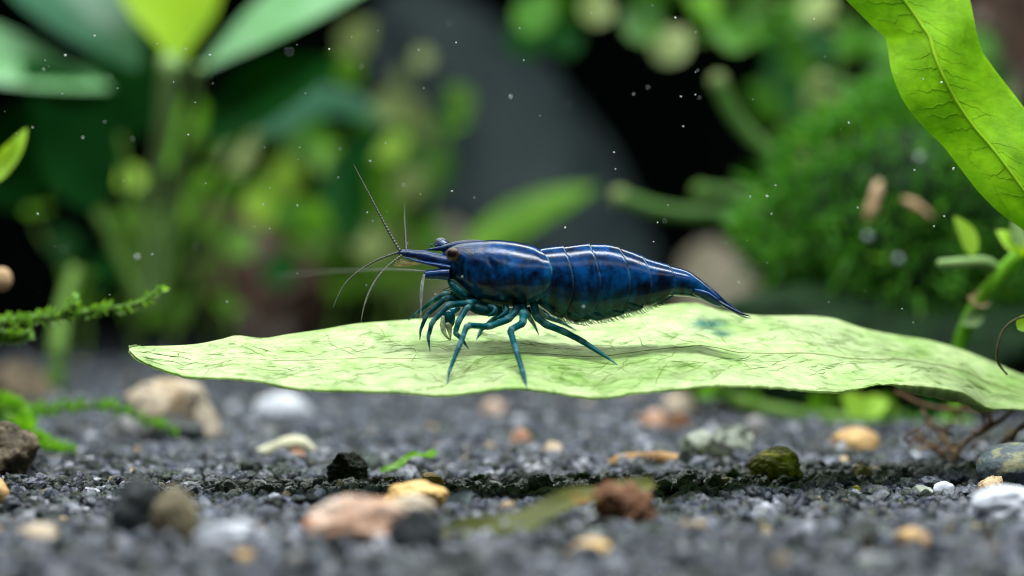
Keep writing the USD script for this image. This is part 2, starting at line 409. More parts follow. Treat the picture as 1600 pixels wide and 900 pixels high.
def instancer(path, protos, mats, pos, scale, idx, quat_rng):
    pi = UsdGeom.PointInstancer.Define(stage, path)
    rel = pi.CreatePrototypesRel()
    for k, g in enumerate(protos):
        m = usdkit.mesh(stage, f'{path}/grain' + (f'_{k:03d}' if k else ''), (g[0] * MM, g[1]), M[mats[k]], smooth=28)
        rel.AddTarget(m.GetPath())
    q = quat_rng.normal(size=(len(pos), 4)); q /= np.linalg.norm(q, axis=1, keepdims=True)
    pi.CreatePositionsAttr(Vt.Vec3fArray.FromNumpy((pos * MM).astype(np.float32)))
    pi.CreateScalesAttr(Vt.Vec3fArray.FromNumpy(scale.astype(np.float32)))
    pi.CreateOrientationsAttr(Vt.QuathArray([Gf.Quath(float(a), float(b), float(c), float(d)) for a, b, c, d in q]))
    pi.CreateProtoIndicesAttr(Vt.IntArray.FromNumpy(idx.astype(np.int32)))
    return pi.GetPrim()


def scatter_gravel():
    out = []
    for d0, d1, step in ((128, 168, 1.2), (168, 260, 0.98), (260, 330, 1.3), (330, 470, 1.8)):
        for layer in range(2):
            ys = np.arange(d0, d1, step) - FOCUS
            half = 0.24 * (d1)
            xs = np.arange(-half, half, step)
            x, y = np.meshgrid(xs, ys)
            x, y = x.ravel(), y.ravel()
            keep = np.abs(x) < 0.22 * (y + FOCUS) + 6
            x, y = x[keep], y[keep]
            x = x + RNG.uniform(-.5, .5, len(x)) * step; y = y + RNG.uniform(-.5, .5, len(y)) * step
            r = step * RNG.uniform(0.42, 0.80, len(x)) * np.where(RNG.random(len(x)) < 0.10, 1.5, 1.0)
            z = terrain(x, y) + (-0.55 + 0.62 * layer) * step + RNG.uniform(-.25, .35, len(x)) * step
            if layer:
                k = RNG.random(len(x)) < 0.72
                x, y, z, r = x[k], y[k], z[k], r[k]
            out.append(np.stack([x, y, z, r], 1))
    a = np.vstack(out)
    n = 10
    protos = [grain(100 + k) for k in range(n)]
    mats = ['gravel'] * 6 + ['gravel_dark'] * 2 + ['gravel_glint', 'gravel_tan']
    idx = RNG.choice(n, len(a), p=[0.124] * 6 + [0.09] * 2 + [0.066, 0.01])
    # patches of dark algae-covered gravel in the middle distance
    dark = (meshkit.fbm(np.stack([a[:, 0] / 14, a[:, 1] / 7, a[:, 2] * 0], -1) + 7.7, 3, 2) > 0.56) & (a[:, 1] > -14) & (a[:, 1] < 30)
    idx = np.where(dark & (RNG.random(len(a)) < 0.45), RNG.integers(6, 8, len(a)), idx)
    sc = np.repeat(a[:, 3:], 3, 1) * RNG.uniform(0.85, 1.15, (len(a), 3))
    p = instancer('/World/gravel', protos, mats, a[:, :3], sc, idx, RNG)
    tag(p, 'loose blue grey gravel covering the whole bottom', 'gravel', None, 'stuff')


scatter_gravel()

# ================================================================ the leaf the shrimp stands on
LU = np.array([202, 300, 450, 600, 700, 800, 900, 1000, 1100, 1200, 1300, 1400, 1500, 1600, 1720], float)
FAR = PchipInterpolator([202, 215, 260, 300, 345, 370, 410, 450, 500, 560, 600, 640, 700, 760, 860, 950, 1000, 1040, 1085, 1110, 1150, 1200, 1260, 1300, 1350, 1400, 1450, 1500, 1550, 1600, 1720],
                        [543, 541, 540, 538, 530, 524, 528, 522, 515, 505, 502, 499, 495, 493, 493, 488, 481, 476, 473, 480, 489, 493, 493, 497, 513, 523, 531, 545, 565, 587, 630])
NEAR = PchipInterpolator([202, 215, 240, 270, 300, 340, 380, 430, 480, 550, 620, 690, 740, 800, 850, 900, 940, 980, 1050, 1120, 1180, 1250, 1300, 1340, 1380, 1440, 1500, 1550, 1600, 1720],
                         [547, 560, 572, 582, 589, 590, 592, 600, 608, 610, 612, 617, 612, 606, 610, 618, 621, 615, 608, 602, 603, 608, 612, 607, 600, 603, 612, 638, 640, 668])
DROOP = PchipInterpolator([1330, 1385, 1440, 1490, 1530, 1555, 1600, 1720], [0, 2, 16, 19, 14, 4, 2, 2])
MID = PchipInterpolator(LU, [200, 199, 198.5, 198.5, 199, 199.5, 200, 201, 202.5, 204, 207, 210, 214, 218, 224])
WID = PchipInterpolator(LU, [0.3, 7, 14, 19, 21, 22, 23, 23.5, 23, 22, 21, 19, 17, 15, 8])


def leaf_point(px, v):
    """The point of the leaf at photo column px and v from 0 (far edge) to 1 (near edge)."""
    px, v = np.broadcast_arrays(np.asarray(px, float), np.asarray(v, float))
    a, b = FAR(px), NEAR(px)
    g = v + 0.022 * np.sin(2 * np.pi * v) * np.clip((px - 300) / 300, 0, 1)
    row = a + (b - a) * g
    d = MID(px) + WID(px) * (0.5 - v)
    w = P(px, row, d)
    q = np.stack([px / 55, v * 5, v * 0], -1)
    w = w + np.stack([v * 0, v * 0, 0.42 * (meshkit.fbm(q, 3, 3) - 0.5) * np.sin(np.pi * np.clip(v, 0, 1)) ** 0.5 * np.clip((px - 210) / 200, 0, 1)], -1)
    rib = np.exp(-((v - 0.52) / 0.03) ** 2)
    w = w - np.stack([v * 0, v * 0, 0.0 * rib * np.clip((px - 230) / 200, 0, 1)], -1)
    return w


def leaf_d(px, row):
    """The depth of the leaf's surface seen at a photo pixel."""
    v = np.linspace(0, 1, 200)
    w = leaf_point(np.full(200, px), v)
    rows = HORIZON + (EYE - w[:, 2]) * FPX / (w[:, 1] + FOCUS)
    k = np.argmin(np.abs(rows - row))
    return w[k, 1] + FOCUS


leaf = thing('fern_leaf', leaf_point(1700, 0.5), 'long pale green leaf lying level above the gravel with the blue shrimp on it', 'leaf')
NU, NV = 330, 64
uu = np.concatenate([np.linspace(202, 260, 30), np.linspace(260, 1720, NU - 30 + 1)[1:]])
vv = np.linspace(0, 1, NV)
U, V = np.meshgrid(uu, vv, indexing='ij')
L = leaf_point(U, V)
ex = np.clip(1 - np.abs(V[:, -1] - 1), 0, 1)
# fine serration of the edges
jag = 0.16 * (meshkit.fbm(np.stack([uu / 7, uu * 0, uu * 0], -1), 3, 8) - 0.5)
L[:, 0, 1] += jag * 2; L[:, -1, 1] -= jag * 2; L[:, -1, 2] += jag
# the near margin rolls down on the right
nd = 10
roll = []
for k in range(1, nd + 1):
    dr = DROOP(np.clip(uu, 1330, 1720)) / FPX * L[:, -1, 1][:, None].repeat(1, 1).ravel() * 0 + np.maximum(DROOP(np.clip(uu, 1330, 1720)), 0) * 205 / FPX
    s = k / nd
    e = L[:, -1].copy()
    e[:, 2] -= dr * s
    e[:, 1] += dr * 1.1 * s ** 2 - 0.02 * s
    roll.append(e)
L = np.concatenate([L, np.stack(roll, 1)], 1)
NV2 = NV + nd
top = L.reshape(-1, 3)
lf = grid_faces(len(uu), NV2)
nrm = trimesh.Trimesh(top, lf, process=False).vertex_normals
if nrm[:, 2].mean() < 0:
    lf = lf[:, ::-1]; nrm = -nrm
Vf = np.concatenate([V, np.ones((len(uu), nd))], 1); Uf = np.repeat(uu[:, None], NV2, 1)
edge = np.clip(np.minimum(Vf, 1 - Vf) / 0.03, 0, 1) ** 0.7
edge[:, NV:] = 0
qn = np.stack([Uf / 60, Vf * 6, Vf * 0], -1)
pal, grn = np.array([0.54, 0.66, 0.33]), np.array([0.24, 0.45, 0.07])
k = np.clip((meshkit.fbm(qn + 3, 4, 12) - 0.45) * 2.2, 0, 1)
k = np.clip(k + 0.75 * np.exp(-((Vf - 0.60) / 0.16) ** 2) * np.exp(-((Uf - 930) / 260) ** 2), 0, 1)  # shrimp's shadow put into the leaf colour as a darker green band
k = np.clip(k + 0.30 * np.clip((Uf - 1250) / 300, 0, 1), 0, 1)
tint = pal + (grn - pal) * (k * 0.8)[..., None]
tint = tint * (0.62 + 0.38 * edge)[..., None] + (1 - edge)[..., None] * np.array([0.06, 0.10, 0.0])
# blue green shadow of the shrimp's tail, painted into the leaf colour
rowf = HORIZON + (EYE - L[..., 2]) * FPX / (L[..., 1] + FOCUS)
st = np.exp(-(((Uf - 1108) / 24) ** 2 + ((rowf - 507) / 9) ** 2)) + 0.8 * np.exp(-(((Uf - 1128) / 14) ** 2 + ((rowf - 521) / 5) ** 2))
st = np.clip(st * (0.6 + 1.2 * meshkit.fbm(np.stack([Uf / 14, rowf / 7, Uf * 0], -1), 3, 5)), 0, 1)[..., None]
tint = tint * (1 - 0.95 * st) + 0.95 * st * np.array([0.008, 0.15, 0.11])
sheet = np.vstack([top, top - nrm * 0.16])
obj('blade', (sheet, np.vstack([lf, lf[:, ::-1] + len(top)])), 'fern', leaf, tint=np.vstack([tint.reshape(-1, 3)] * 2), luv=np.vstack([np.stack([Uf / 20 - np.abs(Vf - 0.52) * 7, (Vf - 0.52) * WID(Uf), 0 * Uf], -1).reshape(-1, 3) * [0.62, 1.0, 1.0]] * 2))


# veins: a midrib and branching, broken side veins that hug the blade
def hug(uvs, r, lift=0.0):
    w = leaf_point(uvs[:, 0], np.clip(uvs[:, 1], 0.01, 0.99))
    w[:, 2] += lift
    return tube(w, r, len(w), 4, 0.45)


def vein_set():
    rs = np.random.default_rng(5)
    ribs, fine = [], []
    u = np.linspace(330, 1715, 130)
    vmid = 0.52 + 0.012 * np.sin(u / 90) + 0.008 * np.sin(u / 23)
    ribs.append(hug(np.stack([u, vmid], 1), [0.02, 0.05, 0.07, 0.09, 0.18], 0.03))

    def walk(u0, v0, du, dv, length, r, depth):
        n = max(5, int(length / 5))
        a = [(u0, v0)]
        ang = 0
        for _ in range(n):
            ang = 0.72 * ang + rs.normal(0, 0.40)
            u1 = a[-1][0] + 5 * du + rs.normal(0, 1.3) + 3.0 * ang * 0.4
            v1 = a[-1][1] + dv * (1 + 0.9 * ang)
            if not 0.03 < v1 < 0.97 or not 215 < u1 < 1715:
                break
            a.append((u1, v1))
            if depth < 2 and rs.random() < 0.13:
                walk(u1, v1, du * rs.uniform(0.6, 1.3), dv * rs.choice([-0.6, 0.3, 1.5]) + rs.normal(0, 0.004), length * rs.uniform(0.2, 0.5), r * 0.72, depth + 1)
        if len(a) > 3:
            k0 = 0
            while k0 < len(a) - 3:                       # broken into dark runs
                k1 = min(len(a), k0 + rs.integers(4, 13))
                if k1 - k0 > 3 and rs.random() < 0.62:
                    fine.append(hug(np.array(a[k0:k1]), [r * 0.2, r * 0.75, r * 0.6, r * 0.2], 0.015))
                k0 = k1 + rs.integers(0, 4)
    for u0 in np.arange(270, 1690, 36):
        for sgn in (-1, 1):
            uu0 = u0 + rs.uniform(-10, 10)
            walk(uu0, 0.52 + sgn * rs.uniform(0.02, 0.12), -rs.uniform(0.5, 1.1), sgn * rs.uniform(0.006, 0.016), rs.uniform(70, 150), rs.uniform(0.04, 0.075), 0)
    for _ in range(60):
        walk(rs.uniform(260, 1690), rs.uniform(0.06, 0.94), -rs.uniform(0.5, 1.0), rs.choice([-1, 1]) * rs.uniform(0.0, 0.014), rs.uniform(20, 55), rs.uniform(0.03, 0.06), 1)
    return join(*ribs), join(*fine)


mat('vein_pale', (0.30, 0.36, 0.12), (0.46, 0.52, 0.22), 1.0, 0.5)
mat('vein_dark', (0.12, 0.20, 0.03), (0.30, 0.42, 0.10), 0.5, 0.5, 0.2, (0.2, 0.35, 0.05))
rib_m, fine_m = vein_set()
obj('midrib', rib_m, 'vein_pale', leaf)
obj('side_veins', fine_m, 'vein_dark', leaf, kind='stuff')
pet = pts([(1716, 650, 223), (1760, 690, 228), (1785, 760, 232), (1790, 725 + 0, 236)][:3])
obj('leaf_stalk', tube(np.vstack([pet, [[pet[-1][0] + 2, pet[-1][1] + 2, -0.6]]]), [0.3, 0.6, 0.7, 0.8], 20, 8), 'stalk_green', leaf)

# ================================================================ the shrimp
BLUE, DEEP, TEAL, PALE, NAVY = (np.array(c) for c in ((0.0003, 0.034, 0.125), (0.0001, 0.0038, 0.019), (0.0004, 0.075, 0.088), (0.16, 0.34, 0.34), (0.0015, 0.004, 0.02)))
shrimp = thing('shrimp', P(810, 560, 199), 'deep blue shrimp with thin feelers standing on the long pale leaf', 'shrimp')


def body_loft(xs, top, bot, hw, skew=None, n=56, flare=None, pinch=0.0):
    """Rings (nx, n, 3) in mm from rows of the photo: top and bot edges, half width in mm; skew(t) shifts the ring's lower parts along x (px)."""
    th = np.linspace(0, 2 * np.pi, n, endpoint=False)
    cz = np.cos(th); sy = np.sin(th)
    mid, hh = (top + bot) / 2, (bot - top) / 2
    row = mid[:, None] - hh[:, None] * np.sign(cz) * np.abs(cz) ** 0.92
    prof = np.sign(sy) * np.abs(sy) ** 0.85 * (1 - pinch * np.clip(cz, 0, 1) ** 2)
    y = hw[:, None] * prof
    t = (1 - cz) / 2
    px = xs[:, None] + (skew(t)[None, :] if skew is not None else 0)
    if flare is not None:
        row = mid[:, None] - (hh + flare)[:, None] * np.sign(cz) * np.abs(cz) ** 0.92
        y = (hw + flare / 20)[:, None] * prof
    return P(px, row, FOCUS + 0 * px) + np.stack([0 * y, y, 0 * y], -1), np.broadcast_to(t, px.shape)


def ring_mesh(R):
    nx, n = R.shape[:2]
    f = grid_faces(nx, n, True)
    v = np.vstack([R.reshape(-1, 3), R[0].mean(0), R[-1].mean(0)])
    k = np.arange(n)
    f = np.vstack([f, np.stack([np.full(n, nx * n), k, (k + 1) % n], 1), np.stack([np.full(n, nx * n + 1), (nx - 1) * n + (k + 1) % n, (nx - 1) * n + k], 1)])
    return v, f


def body_tint(R, t, rim=None, teal_from=0.58, dark_top=True):
    q = R / 0.9
    nz = meshkit.fbm(q + 11, 5, 6)[..., None]
    c = DEEP + (BLUE - DEEP) * np.clip((nz - 0.36) * 3.2, 0, 1)
    k = np.clip((t - teal_from) / 0.25, 0, 1)[..., None] * np.clip(0.35 + 1.3 * meshkit.fbm(R / 1.7 + 3, 3, 2)[..., None], 0, 1)
    c = c + (TEAL * 0.62 - c) * k * 0.9
    st = meshkit.fbm(np.stack([R[..., 0] / 0.55, R[..., 2] / 2.6, R[..., 1] * 0], -1) + 9, 3, 14)
    k = (np.clip((st - 0.52) * 6, 0, 1) * np.clip((t - 0.35) / 0.2, 0, 1))[..., None]
    c = c * (1 - 0.75 * k)
    k = (np.clip((0.42 - st) * 5, 0, 1) * np.clip((t - 0.15) / 0.2, 0, 1))[..., None]
    c = c + (np.array([0.002, 0.07, 0.20]) - c) * k * 0.6
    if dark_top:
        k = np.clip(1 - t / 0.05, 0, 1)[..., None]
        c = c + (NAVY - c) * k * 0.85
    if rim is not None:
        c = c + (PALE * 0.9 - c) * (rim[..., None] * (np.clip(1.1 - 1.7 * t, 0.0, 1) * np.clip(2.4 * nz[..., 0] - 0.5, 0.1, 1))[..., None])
    c = np.concatenate([c.reshape(-1, 3), c[0].mean(0, keepdims=True), c[-1].mean(0, keepdims=True)])
    return c


body_v, body_f, body_t = [], [], []


def add_body(R, tint_):
    v, f = ring_mesh(R)
    body_f.append(f + sum(len(a) for a in body_v)); body_v.append(v); body_t.append(tint_)


# carapace
c_top = PchipInterpolator([686, 692, 700, 712, 725, 745, 775, 800, 820, 835, 845, 850, 858], [404, 396, 388, 382, 379, 376.5, 375, 377, 380.5, 384.5, 389, 391, 396])
c_bot = PchipInterpolator([686, 692, 700, 710, 723, 736, 761, 789, 817, 840, 850, 858], [419, 428, 436, 445, 456, 465, 476, 481, 481, 474, 468, 450])
c_hw = PchipInterpolator([686, 700, 725, 760, 800, 835, 858], [0.75, 1.35, 1.95, 2.35, 2.50, 2.42, 2.25])
xs = np.linspace(686, 853, 90)
# the side groove and the branchial swelling
R, t = body_loft(xs, c_top(xs), c_bot(xs), c_hw(xs), lambda t: 14 * np.sin(np.pi * np.clip(t, 0, 1)) ** 1.5 * 0.7, 64, pinch=0.12)
w = R.copy()
near = R[..., 1] < 0
cx = 800 + R[..., 0] * 20
groove = np.exp(-(((cx - (745 + 60 * t)) / 5) ** 2)) * np.exp(-((t - 0.42) / 0.16) ** 2)
swell = np.exp(-(((cx - 808) / 34) ** 2 + ((t - 0.55) / 0.22) ** 2))
R[..., 1] += np.sign(R[..., 1]) * (-0.16 * groove + 0.22 * swell)
tc = body_tint(R, t, None, 0.72)
rear = np.clip(1 - (853 - (xs[:, None] + 0 * t)) / 2.5, 0, 1)
tc[:-2] = (tc[:-2].reshape(*t.shape, 3) * (1 - 0.7 * (rear * (t < 0.5))[..., None]) + 0.7 * (rear * (t < 0.5))[..., None] * PALE).reshape(-1, 3)
add_body(R, tc)
# abdomen: six plates, each one's rear edge lying over the next
a_top = PchipInterpolator([838, 849, 881, 921, 944, 967, 985, 1005, 1040, 1074, 1092, 1112, 1128], [389, 385.5, 383, 380, 380.5, 385, 391, 399.5, 412, 422, 434, 452, 468])
a_bot = PchipInterpolator([838, 852, 863, 885, 907, 935, 959, 988, 1016, 1040, 1051, 1074, 1095, 1112, 1128], [482, 487, 494, 502, 505, 502, 497, 489, 480, 468, 464, 464, 468, 472, 476])
a_hw = PchipInterpolator([838, 880, 930, 980, 1030, 1080, 1112, 1128], [2.15, 2.3, 2.3, 2.0, 1.55, 1.05, 0.7, 0.45])
cuts = [842, 881, 922, 969, 1005, 1046, 1122]
for k in range(6):
    x0, x1 = cuts[k], cuts[k + 1]
    s = np.linspace(-0.22, 1.0, 26)
    xs = x0 + s * (x1 - x0)
    amp = [15, 16, 15, 12, 9, 3][k]

    def skew(t, amp=amp, k=k):
        return amp * np.sin(np.pi * np.clip(t * 0.95, 0, 1)) ** 1.2 - 5 * np.clip(t - 0.6, 0, 1)
    flare = np.where(s < 0, -2.0 + 0 * s, 1.5 * np.clip(s, 0, 1) ** 1.5 - 1.0) - 1.2 * np.clip((s - 0.94) / 0.06, 0, 1) ** 2
    hw = a_hw(xs)
    R, t = body_loft(xs, a_top(xs), a_bot(xs), hw, skew, 60, flare, pinch=0.1)
    # scalloped lower flap of each plate
    lob = np.clip((t - 0.72) / 0.28, 0, 1)
    R[..., 2] += lob * 0.14 * (np.abs(s[:, None] - 0.5) * 2) ** 2 * (1 if k < 5 else 0.3)
    rim = np.clip((s - 0.93) / 0.05, 0, 1)[:, None] * np.ones_like(t) * (0.6 if k < 4 else 0.25)
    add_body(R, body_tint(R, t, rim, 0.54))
bv = np.vstack(body_v)
bx, brow = 800 + bv[:, 0] * 20, HORIZON + (EYE - bv[:, 2]) * 20
bgrit = 0.06 + 0.8 * np.exp(-((bx - 735) / 45) ** 2) * np.exp(-((brow - 388) / 13) ** 2) + 0.35 * np.clip(meshkit.fbm(bv / 0.7, 3, 3) - 0.4, 0, 1)
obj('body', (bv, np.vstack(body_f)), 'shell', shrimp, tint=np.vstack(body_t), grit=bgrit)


def uniform(mesh, c, vary=0.25, seed=0):
    v, _ = to_vf(mesh)
    k = (1 - vary + 2 * vary * meshkit.fbm(v / 0.35 + seed, 3, seed))[:, None]
    return np.clip(np.asarray(c)[None] * k, 0, 1)


def part(name, mesh, c, matn='limb', parent=None, vary=0.4, label=None, smooth=True, grit=None):
    return obj(name, mesh, matn, parent or shrimp, smooth, uniform(mesh, c, vary), label, grit=None if grit is None else np.full(len(to_vf(mesh)[0]), grit))


# rostrum with small teeth
ro = pts([(775, 384), (750, 381.5), (725, 382.5), (700, 386), (682, 389), (665, 390)])
rost = tube(ro, [0.2, 0.34, 0.38, 0.34, 0.2, 0.03], 30, 10, 1.0)
teeth = [tube(pts([(x, 384 + (740 - x) * 0.035 - 2), (x - 6, 380 + (740 - x) * 0.06 - 2.4)]), [0.09, 0.02], 4, 5) for x in range(676, 742, 7)]
part('rostrum', join(rost, *teeth), DEEP * 2, 'shell', grit=0.8)
# eyes
for nm, (ex_, ey_, ed) in {'near': (707.5, 397.5, 197.6), 'far': (689, 381.5, 202.3)}.items():
    c = P(ex_, ey_, ed)
    sgn = -1 if nm == 'near' else 1
    st_ = part('eye_stalk', tube([c + [0.35, -sgn * -0.0, -0.25] + np.array([0.2, -sgn * 0.9, -0.1]), c + [0.12, -sgn * 0.25, -0.06]], [0.5, 0.46], 8, 12), BLUE * 0.7, 'shell')
    ev, ef = ball(c, (0.53, 0.50, 0.53), 4)
    ax = np.array([-0.15, 0.95 * sgn, 0.1]); ax /= np.linalg.norm(ax)
    ct = ((ev - c) @ ax / 0.5)[:, None]
    et = np.array([0.075, 0.030, 0.018]) + (np.array([0.006, 0.002, 0.002]) - np.array([0.075, 0.030, 0.018])) * np.clip((ct - 0.55) / 0.3, 0, 1)
    et = et + (np.array([0.05, 0.055, 0.07]) - et) * np.clip((0.22 - ct) / 0.25, 0, 1)
    obj('eye', (ev, ef), 'shell', shrimp, tint=et, grit=np.full(len(ev), 0.05))
# inner antennae bases: two jointed stalks, and the scale and bases of the outer ones
for off, dy in ((-0.55, 0), (0.6, 1)):
    a = pts([(706, 411), (690, 408), (672, 403), (648, 398), (634, 396.5), (621, 395)]) + [0, off, 0.1 * dy]
    part('antennule_base', tube(a, [0.66, 0.52, 0.38, 0.40, 0.27, 0.30, 0.12], 36, 12), DEEP * 3.0, 'shell', grit=0.8)
for off in (-0.95, 0.95):
    a = pts([(706, 419), (688, 415), (665, 411), (645, 406), (630, 401)]) + [0, off, 0]
    part('antenna_scale', tube(a, [0.5, 0.42, 0.32, 0.2, 0.04], 26, 12, 0.5), DEEP * 4.5, 'shell', grit=0.6)
for off in (-1.1, 1.1):
    part('antenna_base', tube(pts([(704, 429), (690, 428.5), (676, 429), (664, 429.5)]) + [0, off, 0.0], [0.55, 0.46, 0.38, 0.33], 18, 12), DEEP * 4, 'shell', grit=0.4)
rs = np.random.default_rng(8)
part('head_bristles', join(*[tube(pts([(x, y), (x - rs.uniform(1, 5), y - rs.uniform(3, 7))]) + [0, rs.uniform(-.7, .5), 0], [0.035, 0.008], 3, 4) for x in np.arange(624, 690, 1.4) for y in (395 + (x - 624) * 0.12, 399 + (x - 624) * 0.14)]), BLUE + TEAL, 'hair')
part('fan_bristles', join(*[tube(pts([(660 - i * 0.4, 408 + i * 0.6), (640 - 2.0 * i, 408 + i * 1.1), (622 - 1.0 * i, 404 + i * 1.6)]) + [0, -0.9 + 0.1 * i, 0], [0.06, 0.05, 0.01], 8, 4) for i in range(8)]), np.array([0.5, 0.38, 0.22]), 'membrane')


def feeler(seq, r, c, beads=True, n=120):
    p = spline(pts(seq), n)
    rr = along(r, n)
    if beads:
        rr = rr * (1 + 0.28 * np.sin(np.arange(n) * 1.6))
    return part('feeler', tube(p, rr, n, 6), c, 'hair', vary=0.5)


FC = np.array([0.10, 0.11, 0.085])
feeler([(625, 392, 199.4), (612, 370, 199.6), (600, 348, 199.8), (575, 300, 200.3), (553, 258, 200.8)], [0.12, 0.10, 0.075, 0.05, 0.02], FC)
feeler([(635, 392, 200.6), (634, 372, 203), (632.5, 345, 206), (632.5, 316, 210)], [0.11, 0.09, 0.05, 0.01], FC * 0.2)
feeler([(623, 394, 199.3), (600, 402, 199), (560, 424, 198.6), (534, 451, 198), (521, 480, 197.4)], [0.12, 0.09, 0.075, 0.05, 0.02], FC * 0.8)
feeler([(628, 399, 199.2), (602, 420, 199), (580, 450, 198.6), (569, 478, 198.2), (564, 503, 198)], [0.12, 0.09, 0.08, 0.06, 0.025], FC * 1.6)
feeler([(664, 424, 198.5), (620, 421, 190), (560, 422, 180), (500, 425, 172), (430, 431, 165)], [0.07, 0.06, 0.05, 0.04, 0.02], np.array([0.22, 0.24, 0.2]), False)
for dx in (0, 3.5, -2.5):
    feeler([(663 - dx * 0.3, 429, 198.6), (660 - dx * 0.6, 445, 198.4), (658 - dx * 0.3, 475, 198.2), (657 + dx, 503, 198)], [0.055, 0.035, 0.02, 0.008], np.array([0.35, 0.4, 0.36]), False, 40)


def leg(seq, r, c=TEAL, joints=(), name='leg', tip_pale=True):
    p3 = pts(seq)
    # straight limb pieces with rounded knees
    P2 = [p3[0]]
    for i in range(1, len(p3) - 1):
        for w_ in (0.80, 0.93):
            P2.append(p3[i - 1] + (p3[i] - p3[i - 1]) * w_)
        P2.append(p3[i] * 0.86 + 0.07 * p3[i - 1] + 0.07 * p3[i + 1])
        for w_ in (0.07, 0.2):
            P2.append(p3[i] + (p3[i + 1] - p3[i]) * w_)
    P2.append(p3[-1])
    P2 = np.array(P2)
    tt = np.r_[0, np.cumsum(np.linalg.norm(np.diff(P2, axis=0), axis=1))]
    n = 70
    s = np.linspace(0, tt[-1], n)
    p = np.stack([PchipInterpolator(tt, P2[:, k])(s) for k in range(3)], 1)
    rr = along(r, n) * (0.70 if name == 'claw_leg' else 0.80)
    knot = np.zeros(n)
    for q in p3[1:-1]:
        knot += np.exp(-((np.linalg.norm(p - q, axis=1)) / 0.24) ** 2)
    for jx, jy in joints:
        q = P(jx, jy)
        k = np.argmin(np.linalg.norm((p - q)[:, [0, 2]], axis=1))
        knot += np.exp(-((s - s[k]) / 0.16) ** 2)
    rr = rr * (1 + 0.10 * np.clip(knot, 0, 1))
    v, f = tube(p, rr, n, 12)
    ring = np.repeat(np.arange(n), 12)
    kn = np.r_[np.clip(knot, 0, 1)[ring], 0, 0]
    end = np.r_[np.clip((ring / n - 0.90) / 0.10, 0, 1), 0, 1] if tip_pale else np.zeros(len(v))
    nz = meshkit.fbm(v / 0.3, 3, 3)
    tc = np.asarray(c)[None] * (0.45 + 1.1 * nz)[:, None]
    mixk = np.clip(0.36 * kn * (nz > 0.35) + 0.7 * end, 0, 0.9)[:, None]
    tc = tc + (PALE - tc) * mixk
    return obj(name, (v, f), 'limb', shrimp, True, tc)


def foot(px, row):
    return leaf_d(px, row)


def tip(px, row, lift=0.0):
    return (px, row, foot(px, row))


# near side: three long walking legs
leg([(808, 476, 199.2), (806, 486, 198.2), (794, 499, 197.4), (764, 510.5, 196), (730, 508, 194.6), (719, 537, 193.6), (702, 580, 192.2), tip(699, 600)], [0.40, 0.36, 0.33, 0.30, 0.27, 0.23, 0.17, 0.035], joints=[(725, 520), (719, 537)])
leg([(817, 476, 199.2), (818, 490, 197.8), (817, 505, 196.8), (797, 516, 195.5), (805.5, 544, 193.8), (817, 582, 191.8), tip(823.5, 607)], [0.42, 0.38, 0.32, 0.29, 0.25, 0.19, 0.04], joints=[(806, 546)])
leg([(834, 474, 199.2), (838, 495, 198.6), (853, 507, 198.4), (880, 517.5, 198.6), (908, 532, 199), (956, 563.5, foot(965, 570) + .4), tip(965, 570.5)], [0.42, 0.37, 0.33, 0.30, 0.26, 0.17, 0.04], joints=[(882, 518), (908, 532)])
# near side: front legs reaching forward and down
leg([(742, 472, 198.5), (731, 474, 197.6), (701, 476, 196.6), (675, 504, 195.8), (669, 527, 195.6), (672, 549, 195.4)], [0.40, 0.36, 0.34, 0.29, 0.24, 0.05], TEAL * 0.75, joints=[(675, 504)], name='claw_leg')
leg([(740, 468, 199.3), (726, 470, 199), (697, 465.5, 198.6), (666, 493, 198.4), (657, 516, 198.3), (656, 531, 198.3)], [0.38, 0.34, 0.32, 0.27, 0.22, 0.05], TEAL * 0.7, joints=[(666, 493)], name='claw_leg')
leg([(748, 473, 199), (737, 474, 198.2), (730, 480, 197.4), (717, 501, 196.6), (711, 520, 196.4), (722, 530, 196.6), (732, 545, 196.8)], [0.40, 0.40, 0.36, 0.34, 0.30, 0.24, 0.05], TEAL * 0.8, joints=[(711, 520)], name='claw_leg')
leg([(738, 466, 202), (722, 464, 202.2), (697, 459, 202.4), (675, 471, 203), (652, 490, 204), (638, 500, 204.6)], [0.36, 0.34, 0.32, 0.28, 0.24, 0.06], TEAL * 0.9 + 0.01, joints=[(675, 471)], name='claw_leg')
# far side walking legs
leg([(800, 476, 201.5), (792, 486, 203), (770, 500, 204.5), (752, 515, 205.5), tip(744, 532)], [0.34, 0.30, 0.27, 0.2, 0.04], TEAL * 0.7)
leg([(815, 478, 201.5), (826, 494, 203.5), (835, 508, 205), tip(842, 523)], [0.34, 0.30, 0.24, 0.05], TEAL * 0.7)
leg([(835, 476, 201.5), (850, 494, 204), (876, 503, 206), tip(900, 516)], [0.34, 0.30, 0.24, 0.05], TEAL * 0.7)
# the bent claw under the head
cl = part('claw', join(ball(P(701, 498, 197.6), (0.52, 0.5, 0.78), 3), tube(pts([(715, 482, 198.4), (707, 486, 198), (701, 494, 197.8)]), [0.3, 0.34, 0.36], 10, 10)), TEAL * 0.55, 'shell')
part('claw_finger', join(tube(pts([(694, 494, 197.4), (692, 512, 197.2), (698, 526, 197), (704, 532, 197)]), [0.2, 0.24, 0.17, 0.04], 14, 8), tube(pts([(700, 505, 197.4), (703, 520, 197.2), (704, 531, 197)]), [0.3, 0.18, 0.04], 10, 8)), np.array([0.30, 0.36, 0.20]), 'limb', cl)
